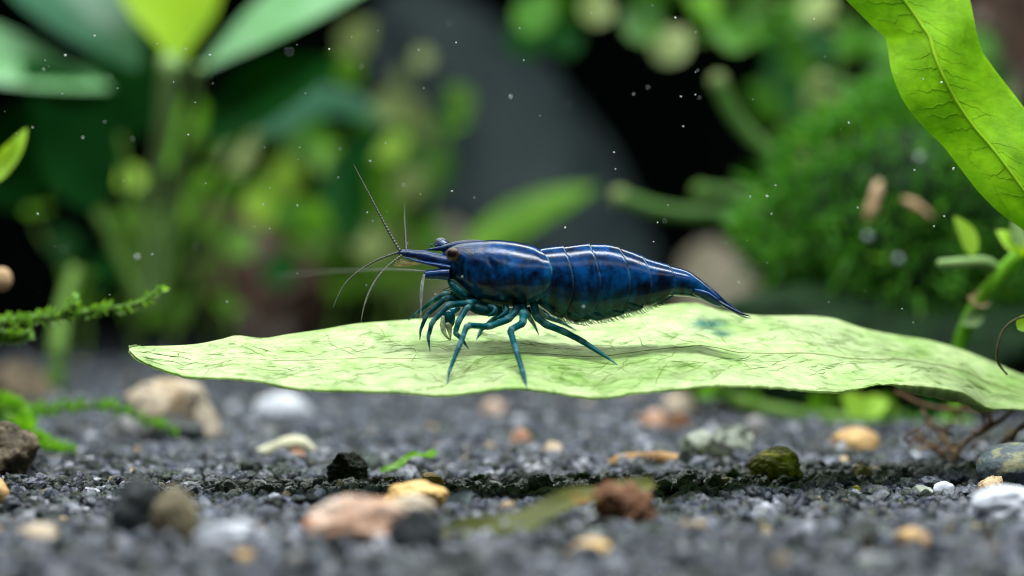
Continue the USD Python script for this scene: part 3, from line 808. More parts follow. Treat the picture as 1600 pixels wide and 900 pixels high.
# mouth parts between head and legs
part('mouth_part', tube(pts([(700, 437, 199), (707, 445, 198.6), (716, 455, 198.4), (728, 465, 198.4)]), [0.10, 0.32, 0.4, 0.3], 14, 10), TEAL * 0.8)
part('mouth_part', tube(pts([(727, 472, 198.6), (745, 482, 198.4), (770, 487, 198.4), (789, 490, 198.6)]), [0.32, 0.44, 0.4, 0.12], 16, 10), TEAL * 0.55)
part('mouth_part', tube(pts([(704, 458, 200), (720, 466, 200), (748, 476, 200), (785, 482, 200)]), [0.14, 0.5, 0.62, 0.4], 16, 10), TEAL * 0.6)
part('mouth_part', tube(pts([(764, 479, 198.2), (774, 484, 197.8), (770, 490, 197.6), (762, 494, 197.6)]), [0.26, 0.24, 0.2, 0.05], 14, 8), TEAL * 0.7)
part('mouth_part', tube(pts([(790, 479, 198.2), (791, 487, 197.8), (783, 494, 197.6), (774, 499, 197.6)]), [0.26, 0.24, 0.18, 0.05], 14, 8), TEAL * 0.8)
part('mouth_bristles', join(*[tube(pts([(704 + 3 * i, 448 + 3 * i, 199), (694 + 4 * i, 452 + 2 * i, 199), (686 + 5 * i, 451 + 2.5 * i, 199)]), [0.04, 0.03, 0.008], 6, 4) for i in range(6)]), TEAL * 1.2, 'hair')
# swimming legs under the abdomen
for k, (x, row, ln) in enumerate([(868, 484, 6), (892, 490, 6), (918, 491, 5), (945, 485, 6), (975, 476, 8)]):
    for dy in (-0.95, 0.95):
        part('swimming_leg', tube(pts([(x - 4, row - 14), (x + 4, row - 6), (x + 15, row + 1), (x + 30, row + 4)]) + [0, dy, 0], [0.5, 0.75, 0.6, 0.05], 16, 10, 0.8), TEAL * 0.45, 'shell')
rs = np.random.default_rng(2)
fr = []
for x in np.arange(862, 1035, 3.2):
    y = a_bot(x) - 3
    fr.append(tube(pts([(x, y), (x + 3 + rs.uniform(-1, 2), y + rs.uniform(3, 6)), (x + 7 + rs.uniform(-1, 3), y + rs.uniform(5, 9))]) + [0, rs.uniform(-1.2, 1.2), 0], [0.12, 0.10, 0.015], 6, 5, 0.5))
part('swimming_leg_bristles', join(*fr), TEAL * 1.3 + 0.02, 'membrane')
part('swimming_leg', tube(pts([(1012, 462), (1026, 467), (1040, 467), (1052, 461)]) + [0, -0.6, 0], [0.3, 0.34, 0.2, 0.03], 12, 8), TEAL * 1.3, 'membrane')
# tail fan
fan = part('tail_fan', tube(pts([(1092, 443), (1112, 456), (1132, 471), (1146, 481), (1157, 487)]), [0.55, 0.50, 0.30, 0.18, 0.03], 24, 12, 0.55), DEEP * 4, 'shell')
part('tail_plate', tube(pts([(1082, 455), (1100, 462), (1120, 473), (1135, 479)]) + [0, -0.75, 0], [0.46, 0.68, 0.55, 0.14], 20, 12, 0.45, (0, 0.4, 1)), BLUE * 0.8, 'shell', fan)
part('tail_plate', tube(pts([(1118, 469), (1136, 480), (1152, 488), (1171, 494)]) + [0, -0.9, 0], [0.26, 0.42, 0.34, 0.05], 20, 12, 0.4), DEEP * 3, 'shell', fan)
part('tail_plate', tube(pts([(1090, 452), (1110, 462), (1138, 478), (1165, 491)]) + [0, 0.9, 0], [0.35, 0.5, 0.42, 0.06], 20, 12, 0.35), DEEP * 3, 'shell', fan)
part('tail_fringe', tube(pts([(1130, 478), (1150, 489), (1165, 496), (1174, 497)]) + [0, -0.8, 0], [0.15, 0.26, 0.24, 0.03], 16, 8, 0.4), np.array([0.3, 0.36, 0.36]), 'membrane', fan)

# ================================================================ the bright leaf at upper right
TL = PchipInterpolator([-60, 0, 45, 60, 110, 155, 195, 230, 262, 300, 330, 357, 400, 450], [1262, 1322, 1368, 1384, 1393, 1410, 1440, 1475, 1500, 1530, 1560, 1597, 1640, 1700])
TR = PchipInterpolator([-60, 0, 30, 75, 105, 140, 170, 210, 260, 330, 450], [1490, 1515, 1521, 1531, 1550, 1577, 1600, 1625, 1655, 1690, 1740])
rows_ = np.linspace(-60, 450, 90)
qv = np.linspace(0, 1, 25)
RR, QQ = np.meshgrid(rows_, qv, indexing='ij')
pxx = TL(RR) + (TR(RR) - TL(RR)) * QQ
rr2 = RR - 26 * (QQ - 0.5)                # rows run square to the slanting midrib
pxx = TL(np.clip(rr2, -60, 450)) * (1 - QQ) + TR(np.clip(rr2, -60, 450)) * QQ
dd = 206 + 2.4 * np.abs(QQ - 0.47) - 6 * (RR / 450) + 0.35 * np.sin(RR / 30 + 3 * QQ)
up_v = P(pxx, rr2, dd).reshape(-1, 3)
uf = grid_faces(90, 25)
un = trimesh.Trimesh(up_v, uf, process=False).vertex_normals
ul = thing('fern_leaf', up_v[0], 'bright lime green leaf hanging down into the upper right corner', 'leaf')
nz = meshkit.fbm(np.stack([RR / 45, QQ * 4, QQ * 0], -1), 4, 21)
ut = np.array([0.16, 0.42, 0.006]) + (np.array([0.36, 0.66, 0.014]) - np.array([0.16, 0.42, 0.006])) * np.clip((nz - 0.2) * 1.6, 0.3, 1)[..., None]
tinted('fern_backlit', 0.4, 0.30, 0.9, 0.15, 0.0, translucent=0.6, mottling=0.14, mscale=0.6, net=0.32)
obj('blade', (np.vstack([up_v, up_v + un * 0.12]), np.vstack([uf[:, ::-1], uf + len(up_v)])), 'fern_backlit', ul, tint=np.vstack([ut.reshape(-1, 3)] * 2), luv=np.vstack([np.stack([RR / 20, QQ * 8, 0 * RR], -1).reshape(-1, 3) * 0.8] * 2))


def up_point(row, q):
    row, q = np.broadcast_arrays(np.asarray(row, float), np.asarray(q, float))
    r2 = np.clip(row - 26 * (q - 0.5), -60, 450)
    x = TL(r2) * (1 - q) + TR(r2) * q
    return P(x, r2, 206 + 2.4 * np.abs(q - 0.47) - 6 * (row / 450) + 0.35 * np.sin(row / 30 + 3 * q) - 0.12)


rws = np.linspace(-55, 440, 60)
obj('midrib', tube(up_point(rws, 0.47 + 0.02 * np.sin(rws / 40)), [0.24, 0.2, 0.16], 60, 6, 0.7), mat('vein_green', (0.22, 0.44, 0.009), (0.34, 0.60, 0.018), 0.4, 0.5, 0.45, (0.24, 0.48, 0.01)), ul)
rs = np.random.default_rng(3)
sv = []
for r0 in np.arange(-50, 420, 26):
    for sg in (-1, 1):
        q = 0.47 + sg * np.linspace(0.02, rs.uniform(0.3, 0.44), 14)
        rw = r0 + rs.uniform(-8, 8) + np.linspace(0, 1, 14) * rs.uniform(20, 55) * (1 if sg > 0 else -0.2) + np.cumsum(rs.normal(0, 2.2, 14))
        sv.append(tube(up_point(rw, q), [0.055, 0.035, 0.012], 14, 4, 0.5))
obj('side_veins', join(*sv), 'vein_green', ul, kind='stuff')

# ================================================================ stones and bits on the gravel
def stone(x0, x1, y0, y1, matn, label, name='pebble', cat='pebble', d=None, seed=0, sub=4, rough=0.22, facets=4, fine=0.05, deep=0.8, sink=0.12, freq=1.5, tilt=0, group=None):
    """A stone that fills the photo box x0..x1, y0..y1, its foot on the gravel."""
    d = d or ground_d(y1 - 2)
    w, h = (x1 - x0) * d / FPX / 2, (y1 - y0) * d / FPX / 2
    d = d + 0.0
    if d < 182:
        sink, h, rough, fine = -0.16, h * 1.12, rough * 1.25, fine * 1.6
    c = P((x0 + x1) / 2, (y0 + y1) / 2, d) - [0, 0, h * sink]
    m = rock(c, (w * 1.02, w * deep, h * (1 + abs(sink))), seed, sub, rough, freq, facets, fine, rot(0, tilt, 0))
    return single(name, m, matn, label, cat, group)


stone(-70, 56, 652, 752, 'stone_brown', 'rough brown rock cut off by the left edge', 'rock', 'rock', seed=11, rough=0.3, fine=0.12)
stone(196, 322, 590, 672, 'stone_cream', 'large cream pebble lying on dark stones at left behind the leaf tip', seed=12, d=262, sub=4)
stone(300, 342, 618, 690, 'stone_cream', 'small tan pebble leaning on the right side of the large cream pebble', seed=13, d=262)
stone(238, 322, 648, 696, 'stone_dark', 'dark stone under the large cream pebble', seed=14, d=258)
stone(168, 236, 648, 692, 'stone_grey', 'grey pebble left of the dark stone under the cream pebble', seed=15, d=258)
stone(398, 486, 612, 662, 'stone_white', 'white pebble below the pale leaf left of centre', seed=16, d=292, facets=2)
stone(404, 434, 664, 690, 'stone_grey', 'small light grey pebble in front of the white pebble', seed=17, sub=3)
stone(512, 580, 706, 766, 'stone_mossy', 'black porous stone with green moss specks left of centre', 'rock', 'rock', seed=18, d=207, rough=0.3, fine=0.16, facets=6, sub=5)
stone(648, 693, 737, 772, 'stone_tan', 'small pointed brown chip behind the yellowish pebble', seed=19, d=201, facets=8, rough=0.3)
stone(600, 696, 752, 802, 'stone_amber', 'yellowish pebble with a hollow below the pointed brown chip', seed=20, d=182, rough=0.3)
stone(478, 640, 796, 876, 'stone_pink', 'large blurred pink and orange stone at the front', 'rock', 'rock', seed=21, d=160, rough=0.3)
stone(606, 690, 812, 892, 'stone_dark', 'dark blurred stone at the right of the large pink stone', seed=22, d=155)
stone(596, 684, 786, 838, 'stone_cream', 'cream stone behind the dark blurred front stone', seed=23, d=168)
stone(172, 256, 770, 866, 'stone_charcoal', 'round charcoal stone at lower left', 'rock', 'rock', seed=24, d=163, facets=2)
stone(236, 308, 786, 872, 'stone_umber', 'tan grey stone touching the right of the round charcoal stone', seed=25, d=160, facets=2)
stone(308, 410, 828, 892, 'stone_white', 'pale whitish stone at the front left of the pink stone', seed=26, d=155)
stone(352, 408, 866, 896, 'stone_tan', 'small orange pebble in front of the pale whitish stone', seed=27, d=151, sub=3)
stone(882, 964, 853, 896, 'stone_amber', 'smooth yellow pebble at the front edge right of centre', seed=28, d=153, facets=1, rough=0.12, tilt=-12)
stone(930, 1022, 774, 846, 'stone_rust', 'ragged reddish brown lump in front of the olive plant scrap', seed=29, d=170, rough=0.45, fine=0.2)
stone(826, 882, 760, 796, 'stone_grey', 'grey brown pebble behind the olive plant scrap', seed=30, d=197, facets=2)
stone(1064, 1130, 668, 726, 'stone_greygreen', 'left one of the mottled grey green pebbles behind the orange twig', seed=31, d=231)
stone(1110, 1178, 664, 716, 'stone_greygreen', 'right one of the mottled grey green pebbles behind the orange twig', seed=32, d=236)
stone(1085, 1150, 692, 728, 'stone_mossy', 'dark mossy stone in front of the mottled grey green pebbles', seed=33, d=229)
stone(1172, 1256, 702, 757, 'stone_olive', 'olive yellow algae covered stone right of centre', 'rock', 'rock', seed=34, d=209, rough=0.25, sub=5)
stone(1248, 1302, 694, 728, 'stone_dark', 'smooth black pebble between the olive stone and the tan pebble', seed=35, d=233, facets=1, rough=0.1)
stone(1298, 1378, 668, 718, 'stone_tan', 'rounded tan pebble under the right part of the leaf', seed=36, d=243, facets=2, rough=0.12)
stone(1003, 1045, 640, 684, 'stone_pink', 'pale orange pebble left of the rust pebble below the leaf', seed=37, d=272, facets=2)
stone(1038, 1086, 646, 686, 'stone_rust', 'rust orange pebble right of the pale orange one below the leaf', seed=38, d=270, facets=2)
stone(1030, 1092, 606, 662, 'stone_cream', 'cream pebble behind the pale orange and rust pebbles', seed=39, d=300)
stone(1526, 1650, 690, 774, 'stone_slate', 'large round slate blue pebble at the right edge', 'rock', 'rock', seed=40, d=204, facets=0, rough=0.1, fine=0.03, sub=5)
stone(1508, 1640, 772, 832, 'stone_white', 'flat white stone at the right edge before the slate pebble', seed=41, d=178, facets=3)
stone(1398, 1456, 834, 868, 'stone_tan', 'small blurred tan pebble at lower right', seed=42, d=160, sub=3)
stone(1457, 1492, 752, 780, 'stone_white', 'tiny white pebble left of the slate pebble', seed=43, d=199, sub=3)
stone(1406, 1462, 758, 782, 'stone_greygreen', 'flat mottled chip left of the tiny white pebble', seed=44, d=199, sub=3)
stone(1328, 1346, 758, 780, 'stone_olive', 'tiny yellow green chip on the gravel at right', seed=45, d=200, sub=3)
stone(798, 828, 670, 700, 'stone_pink', 'small pink pebble below the shrimp', seed=46, sub=3, d=250)
stone(752, 790, 624, 664, 'stone_pink', 'faint pink pebble far back below the shrimp', seed=47, sub=3, d=300)
stone(848, 880, 690, 718, 'stone_cream', 'small cream pebble right of the small pink pebble', seed=48, sub=3, d=236)
stone(446, 482, 704, 722, 'stone_pink', 'small pink chip beside the pale curved stick', seed=49, sub=3, d=236)
stone(22, 100, 828, 870, 'stone_cream', 'pale yellow pebble at lower left before the charcoal stone', seed=50, d=160, sub=3)
stone(-30, 14, 748, 792, 'stone_tan', 'tan pebble at the left edge below the brown rock', seed=51, d=190, sub=3)
stone(-20, 78, 566, 648, 'stone_brown', 'blurred brown stone far back at the left edge', 'rock', 'rock', seed=52, d=320)
stone(1158, 1200, 648, 684, 'stone_grey', 'grey pebble behind the right mottled pebble', seed=53, d=268, sub=3)
stone(440, 486, 872, 904, 'stone_cream', 'small cream pebble at the bottom edge left of the pink stone', seed=54, d=150, sub=3)
stone(1284, 1320, 862, 884, 'stone_grey', 'small light grey pebble at the bottom right of centre', seed=55, d=156, sub=3)
stone(455, 485, 776, 796, 'stone_cream', 'small cream chip in front of the black porous stone', seed=56, d=193, sub=3)

# pale curved stick, twig, plant scraps
single('stick', tube(pts([(384, 722, 236), (405, 712, 236), (425, 702, 236), (450, 694, 236), (475, 695, 237), (492, 706, 237)]), [0.5, 0.7, 0.6, 0.75, 0.7, 0.3], 40, 10), 'bone', 'pale yellow curved stick lying on the gravel left of centre', 'stick')
single('twig', tube(pts([(920, 727, 226), (945, 728, 226), (970, 719, 226), (1000, 716, 226), (1030, 716, 226), (1060, 722, 225), (1085, 724, 225), (1102, 730, 225)]), [0.15, 0.4, 0.55, 0.5, 0.62, 0.7, 0.6, 0.2], 60, 10), 'twig_orange', 'orange brown twig lying on the gravel before the mottled pebbles', 'twig')
sc = thing('plant_scrap', P(850, 800, 168), 'long blurred olive scrap of dead plant lying across the front gravel', 'plant scrap')
obj('blade', blade(pts([(692, 838, 163), (760, 830, 164), (830, 806, 166), (900, 786, 169), (960, 772, 172), (1024, 758, 175)]), 1.15, (0, -0.5, 0.85), 40, 9, 0.3, ([0, 0.1, 0.35, 0.6, 0.85, 1], [0.5, 1, 0.75, 0.95, 1.1, 0.4]), 0.25), 'debris', sc)
obj('stem', tube(pts([(720, 846, 162), (790, 836, 163), (850, 828, 164)]), [0.5, 0.6, 0.4], 20, 8), 'debris', sc)
single('leaf_scrap', blade(pts([(594, 740, 214), (618, 728, 216), (640, 715, 217), (662, 712, 218), (682, 705, 220)]), 0.6, (0, -0.5, 0.85), 30, 7, 0.3, ([0, 0.2, 0.5, 0.7, 0.9, 1], [0.3, 0.8, 0.6, 1.0, 0.7, 0.5]), 0.3), 'leaf_green', 'torn bright green leaf scrap on the gravel below the shrimp', 'leaf scrap')
single('leaf_scrap', blade(pts([(543, 763, 198), (560, 768, 197), (580, 778, 195), (600, 790, 193)]), 0.32, (0, -0.5, 0.85), 24, 7, 0.3), 'sliver', 'pale green sliver of leaf in front of the black porous stone', 'leaf scrap')
single('leaf_scrap', blade(pts([(690, 812, 186), (715, 790, 186), (738, 768, 186)]), 0.9, (0, -0.8, 0.5), 24, 7, 0.3), mat('scrap_grey', (0.12, 0.16, 0.17), (0.26, 0.31, 0.32), 0.3, 0.5, 0.4, (0.25, 0.3, 0.3)), 'grey translucent leaf scrap right of the yellowish pebble', 'leaf scrap')


# ================================================================ mosses and plants

def frond(p, r, leaf_len, seed, dens=3.0, wid=0.42):
    """A mossy shoot: points of the stem and overlapping little scale leaves; returns (stem mesh, leaves mesh)."""
    rs = np.random.default_rng(seed)
    sp = spline(p, 50)
    L_ = np.linalg.norm(np.diff(sp, axis=0), axis=1).sum()
    n = int(L_ * dens)
    ms = []
    for i in range(n):
        s = (i + rs.random()) / n
        k = min(int(s * 49), 48)
        c = sp[k] + (sp[k + 1] - sp[k]) * (s * 49 - k)
        t = sp[k + 1] - sp[k]; t /= np.linalg.norm(t)
        a = rs.normal(size=3); a -= t * (a @ t); a /= np.linalg.norm(a)
        l = leaf_len * rs.uniform(0.6, 1.2) * (1 - 0.35 * s)
        e = c + l * (0.75 * a + 0.65 * t)
        b = np.cross(t, a)
        mid_ = c + (e - c) * 0.5 + t * l * 0.1
        w = l * wid
        ms.append((np.array([c, mid_ + b * w, e, mid_ - b * w, mid_ + a * 0.0 - t * l * 0.12]), np.array([[0, 1, 4], [1, 2, 4], [2, 3, 4], [3, 0, 4]])))
    return tube(p, r, 40, 6), join(*ms)


def moss_thing(name, label, shoots, seed, r=0.3, leaf_len=1.0, dens=4.0, cat='moss', mats=('stalk_green', 'moss_bright'), wid=0.42):
    t = thing(name, shoots[0][0] * [1, 1, 0], label, cat)
    for i, s in enumerate(shoots):
        a, b = frond(s, [r, r * 0.8, r * 0.4], leaf_len, seed + i, dens, wid)
        obj('stem', a, mats[0], t)
        obj('scale_leaves', b, mats[1], t, False, kind='stuff')
    return t


# moss shoot reaching in from the left
moss_thing('moss_shoot', 'mossy green shoot reaching in from the left edge with an upturned tip', [
    pts([(-60, 515, 222), (30, 500, 222), (110, 492, 222), (180, 482, 221), (225, 470, 221), (250, 450, 221)]),
    pts([(-60, 530, 224), (0, 522, 223), (20, 530, 223), (45, 520, 223)]), pts([(-40, 545, 223), (0, 530, 223), (35, 526, 223)]),
    pts([(105, 492, 222), (112, 480, 221), (118, 466, 221)])], 60, 0.5, 1.5, 7.0, mats=('stalk_green', 'moss_pale'))
moss_thing('moss_patch', 'bright green moss strands lying on the gravel at the left', [
    pts([(-60, 640, 248), (40, 640, 247), (120, 636, 247), (190, 640, 246), (240, 660, 246), (272, 668, 246)]),
    pts([(-50, 628, 250), (0, 622, 249), (30, 640, 247), (50, 664, 244)]), pts([(10, 650, 246), (40, 672, 242), (70, 690, 238), (110, 704, 236)]),
    pts([(-40, 690, 240), (20, 694, 238), (60, 700, 236), (96, 706, 235)]), pts([(0, 625, 250), (20, 640, 247), (60, 645, 246)])], 80, 0.4, 1.6, 5.0)
for i, (x, y, lb) in enumerate([(421, 742, 'tiny dark moss scrap left of the black porous stone'), (604, 764, 'tiny moss scrap touching the right foot of the black porous stone'), (905, 752, 'dark moss scrap on the gravel before the tip of the orange twig'),
                                (1072, 748, 'moss scrap on the gravel below the right end of the orange twig'), (1140, 750, 'moss scrap at the left foot of the olive algae stone'), (1284, 752, 'moss scrap at the right of the olive algae stone'), (740, 756, 'small moss scrap right of the pointed brown chip')]):
    d_ = ground_d(y)
    moss_thing('moss_scrap', lb, [pts([(x - 16 + 5 * k, y + 2, d_), (x - 4 + 3 * k, y - 6 - 2 * k, d_), (x + 12 + 2 * k, y - 3 * k, d_ - 1)]) for k in range(3)], 300 + 7 * i, 0.12, 0.55, 9.0, mats=('moss_base', 'moss_dull'))
single('leaf_tip', blade(pts([(-30, 290, 240), (5, 258, 240), (25, 230, 239), (42, 200, 239)]), 1.1, (0.3, -0.8, 0.5), 20, 7, 0.3), 'leaf_bright', 'small curved lime leaf at the left edge above the mossy shoot', 'leaf')
single('bud', ball(P(2, 436, 232), (1.0, 0.9, 1.1), 2), 'husk', 'small tan bud at the left edge above the mossy shoot', 'bud')


# the broad-leaved plant at upper left
bp = thing('broad_leaf_plant', P(250, 470, 350) * [1, 1, 0], 'broad leaved plant with pale and dark glossy leaves at the upper left', 'plant')
def bleaf(seq, w, m_, stalk=None, nrm=(0, -0.55, 0.83), cup=0.18, label=None, profile=None):
    lf_ = obj('leaf', blade(pts(seq), w, nrm, 26, 11, cup, profile), m_, bp, label=label)
    if stalk:
        obj('leaf_stalk', tube(pts(stalk), [0.6, 0.9, 1.7] if m_ == 'leaf_lime' else [0.9, 0.9, 0.7], 24, 8), 'stalk_pale' if m_ in ('leaf_lime', 'leaf_mint') else 'stalk_green', lf_)
bleaf([(-260, 20, 352), (-110, 60, 350), (40, 106, 348), (172, 138, 346)], 10.5, 'leaf_mint', None, (0.12, -0.42, 0.9), 0.04, label='pale mint leaf pointing right at the left edge')
bleaf([(20, -60, 355), (90, -10, 352), (160, 50, 350), (215, 110, 348)], 7.5, 'leaf_slate', None, (0.1, -0.6, 0.8))
bleaf([(275, 96, 345), (274, 40, 347), (268, -20, 349), (258, -110, 352)], 8.0, 'leaf_lime', [(225, 480, 345), (240, 300, 340), (258, 180, 334), (268, 92, 330)], (0.1, -0.95, 0.2), 0.25, 'bright lime upright leaf', ([0, 0.12, 0.3, 0.55, 0.8, 1], [0.12, 0.32, 0.72, 1.0, 0.95, 0.5]))
bleaf([(312, 112, 345), (380, 66, 342), (470, 20, 340), (650, -70, 338)], 9.6, 'leaf_mint', [(240, 480, 350), (270, 300, 345), (296, 180, 336), (312, 105, 330)], (-0.2, -0.5, 0.85), label='pale mint leaf pointing up and right')
bleaf([(320, 205, 345), (380, 165, 342), (440, 135, 340), (530, 100, 338)], 6.0, 'leaf_dark', [(250, 480, 352), (280, 300, 350), (300, 240, 347), (320, 205, 345)], (-0.1, -0.8, 0.5))
bleaf([(400, 215, 400), (450, 185, 400), (510, 165, 400), (600, 190, 400)], 5.5, 'leaf_slate', None, (-0.1, -0.6, 0.8))
bleaf([(150, 330, 350), (120, 230, 348), (90, 150, 346), (30, 90, 345)], 6.0, 'leaf_dark', [(220, 480, 350), (190, 410, 350), (150, 330, 350)], (0.2, -0.9, 0.3))
bleaf([(10, 330, 356), (40, 240, 354), (90, 190, 352), (160, 160, 350)], 6.5, 'leaf_dark', None, (0.1, -0.8, 0.5))
bleaf([(190, 220, 360), (200, 150, 360), (190, 80, 360), (170, 0, 360)], 6.0, 'leaf_dark', None, (0.1, -0.9, 0.3))
for sx, tx in ((180, 95), (300, 380), (210, 185), (350, 420)):
    obj('leaf_stalk', tube(pts([(225 + (sx - 225) * 0.4, 520, 355), (sx, 360, 352), (tx, 210, 350)]), [1.0, 0.8, 0.6], 20, 8), 'stalk_green', bp)
obj('leaf_stalk', tube(pts([(85, 620, 330), (88, 560, 330), (95, 500, 332), (118, 420, 335)]), [1.3, 1.2, 0.9], 16, 8), 'stalk_green', bp)


def stem_plant(name, label, stems, leaves, seed, d, mats=('stalk_green', 'leaf_green'), cat='plant', group=None, r=0.55, auto=0, leaf=3.0, wfac=0.45):
    """stems: lists of photo points; leaves: (px, py, radius px, material); auto: pairs of leaves set along each stem."""
    rs = np.random.default_rng(seed)
    base = pts([stems[0][0]], d)[0]
    t = thing(name, base, label, cat, group)
    for s in stems:
        p = pts(s, d)
        st_ = obj('stem', tube(p, [r, r * 0.8, r * 0.45], 24, 7), mats[0], t)
        sp = spline(p, 60)
        for k in range(auto):
            c = sp[int(6 + 52 * (k + rs.random() * 0.6) / max(auto, 1)) % 60]
            for sg in (-1, 1):
                a = rs.uniform(0, 2 * np.pi)
                dirv = np.array([sg * rs.uniform(0.4, 1), rs.uniform(-.6, .6), rs.uniform(0.1, 0.9)])
                dirv /= np.linalg.norm(dirv)
                l = leaf * rs.uniform(0.65, 1.2)
                obj('leaf', blade(np.array([c, c + dirv * l * 0.5 + [0, 0, l * 0.1], c + dirv * l]), l * wfac, (rs.uniform(-.4, .4), -0.6, 0.8), 8, 5, 0.2), mats[1], t)
    for (x, y, rp, m_) in leaves:
        dd_ = d + rs.uniform(-14, 14)
        rr_ = rp * dd_ / FPX
        c = P(x, y, dd_)
        ang = rs.uniform(-0.9, 0.9)
        dv = np.array([math.sin(ang) * 0.8, rs.uniform(-.2, .2), math.cos(ang) * 0.55])
        dv /= np.linalg.norm(dv)
        obj('leaf', blade(np.array([c - dv * rr_, c, c + dv * rr_]), rr_ * 0.9, (rs.uniform(-.3, .3), -0.75, 0.65), 12, 7, 0.2), m_, t)
    return t


stem_plant('stem_plant', 'round leaved lime plant blurred behind the shrimp feelers at left of centre', [
    [(600, 520), (612, 420), (600, 300), (640, 180)], [(470, 520), (455, 430), (430, 330), (445, 250)], [(520, 540), (540, 420), (590, 300), (600, 220)], [(640, 520), (660, 380), (690, 240), (715, 150)]],
    [(445, 272, 36, 'leaf_bright'), (600, 170, 34, 'leaf_olive'), (640, 172, 34, 'leaf_olive'), (715, 155, 32, 'leaf_green'), (610, 230, 36, 'leaf_bright'), (582, 262, 36, 'leaf_green'), (520, 250, 40, 'leaf_green'), (660, 200, 24, 'leaf_olive'), (625, 125, 20, 'leaf_olive'),
     (540, 320, 44, 'leaf_green'), (490, 340, 40, 'leaf_green'), (430, 330, 36, 'leaf_green'), (570, 380, 40, 'leaf_olive'), (500, 400, 44, 'leaf_green'), (640, 290, 40, 'leaf_olive'), (560, 60, 40, 'leaf_olive'), (540, 110, 34, 'leaf_green'), (660, 90, 22, 'leaf_olive')], 5, 430, auto=3, leaf=5)
stem_plant('stem_plant', 'round leaved green plant blurred under the broad leaves at left', [
    [(210, 560), (215, 450), (205, 350), (200, 270)], [(360, 540), (350, 430), (330, 330), (375, 235)], [(270, 540), (265, 420), (300, 320), (290, 250)], [(130, 560), (120, 440), (60, 360), (50, 290)]],
    [(200, 278, 30, 'leaf_bright'), (375, 245, 34, 'leaf_olive'), (275, 245, 28, 'leaf_green'), (330, 290, 30, 'leaf_green'), (60, 285, 26, 'leaf_green'), (135, 285, 26, 'leaf_dark'), (240, 350, 36, 'leaf_green'), (400, 320, 36, 'leaf_bright'), (300, 380, 34, 'leaf_dark'), (370, 380, 34, 'leaf_green'), (100, 380, 36, 'leaf_dark'), (170, 420, 36, 'leaf_dark'), (440, 420, 36, 'leaf_dark')], 6, 395, auto=3, leaf=4.5)
stem_plant('stem_plant', 'leafy green plant hanging blurred along the top edge right of centre', [
    [(1330, 30), (1240, 10), (1120, -10), (980, -30), (860, -40)], [(1330, 90), (1260, 90), (1150, 60), (1060, 70)]],
    [(930, 10, 34, 'leaf_olive'), (1095, 5, 34, 'leaf_green'), (1050, 70, 38, 'leaf_olive'), (840, 20, 44, 'leaf_shade'), (1180, 30, 44, 'leaf_shade'), (1140, 50, 40, 'leaf_shade'), (1250, 20, 40, 'leaf_shade'), (1280, 10, 34, 'leaf_olive'), (1000, 40, 40, 'leaf_shade'), (880, 60, 34, 'leaf_dark'), (820, 60, 40, 'leaf_dark'), (1210, 70, 40, 'leaf_dark'), (900, -10, 50, 'leaf_shade'), (1010, -5, 40, 'leaf_shade'), (1280, 70, 34, 'leaf_dark')], 8, 370, mats=('stalk_green', 'leaf_shade'), auto=4, leaf=5)
rs = np.random.default_rng(61)
stem_plant('stem_plant', 'soft dark green bushy plant far behind the lime plants at left', [[(330 + 60 * k, 540), (320 + 62 * k, 380), (335 + 58 * k, 240)] for k in range(6)],
    [(rs.uniform(290, 690), rs.uniform(190, 440), rs.uniform(30, 52), ['leaf_shade', 'leaf_shade', 'leaf_green', 'leaf_olive'][k % 4]) for k in range(40)], 62, 450, mats=('stalk_green', 'leaf_shade'), auto=0)
stem_plant('stem_plant', 'soft dim green plant far behind the moss mound and the lime leaf', [[(1230 + 70 * k, 420), (1225 + 75 * k, 260), (1240 + 70 * k, 90)] for k in range(5)],
    [(rs.uniform(1190, 1560), rs.uniform(40, 260), rs.uniform(28, 46), ['leaf_shade', 'leaf_dark', 'leaf_shade', 'leaf_olive'][k % 4]) for k in range(26)], 63, 400, mats=('stalk_green', 'leaf_shade'), auto=0)
# three thick shoots pointing left out of the moss
for i, (sq, lb) in enumerate([([(1220, 262), (1195, 235), (1150, 185), (1122, 128)], 'thick green shoot pointing up and left above the moss mound'),
                              ([(1200, 335), (1120, 335), (1040, 330), (968, 308)], 'pale tipped green shoot pointing left beside the moss mound'),
                              ([(1200, 312), (1160, 305), (1125, 302), (1095, 300)], 'short dark green shoot between the two longer shoots'),
                              ([(1370, 170), (1340, 145), (1310, 132), (1285, 126)], 'short olive shoot above the moss mound')]):
    t = thing('plant_shoot', P(*sq[0], 325), lb, 'shoot')
    p = pts(sq, 325 + 6 * i)
    obj('stem', tube(p, [1.0, 1.15, 1.1, 1.2], 24, 10), 'stalk_dull', t)
    obj('tip', ball(p[-1], (1.3, 1.2, 1.3), 2), ['leaf_olive', 'leaf_olive', 'stalk_green', 'leaf_olive'][i], t)
for i, (sq, w, m_, lb) in enumerate([([(720, 400), (790, 355), (860, 320), (935, 292)], 4.0, 'leaf_green', 'blurred green leaf slanting up right behind the shrimp back'), ([(560, 380), (540, 300), (560, 240), (620, 190)], 4.0, 'leaf_dark', 'dark blurred leaf behind the upright feeler')]):
    single('leaf', blade(pts(sq, 400), w, (0, -0.75, 0.65), 22, 9, 0.15), m_, lb, 'leaf')


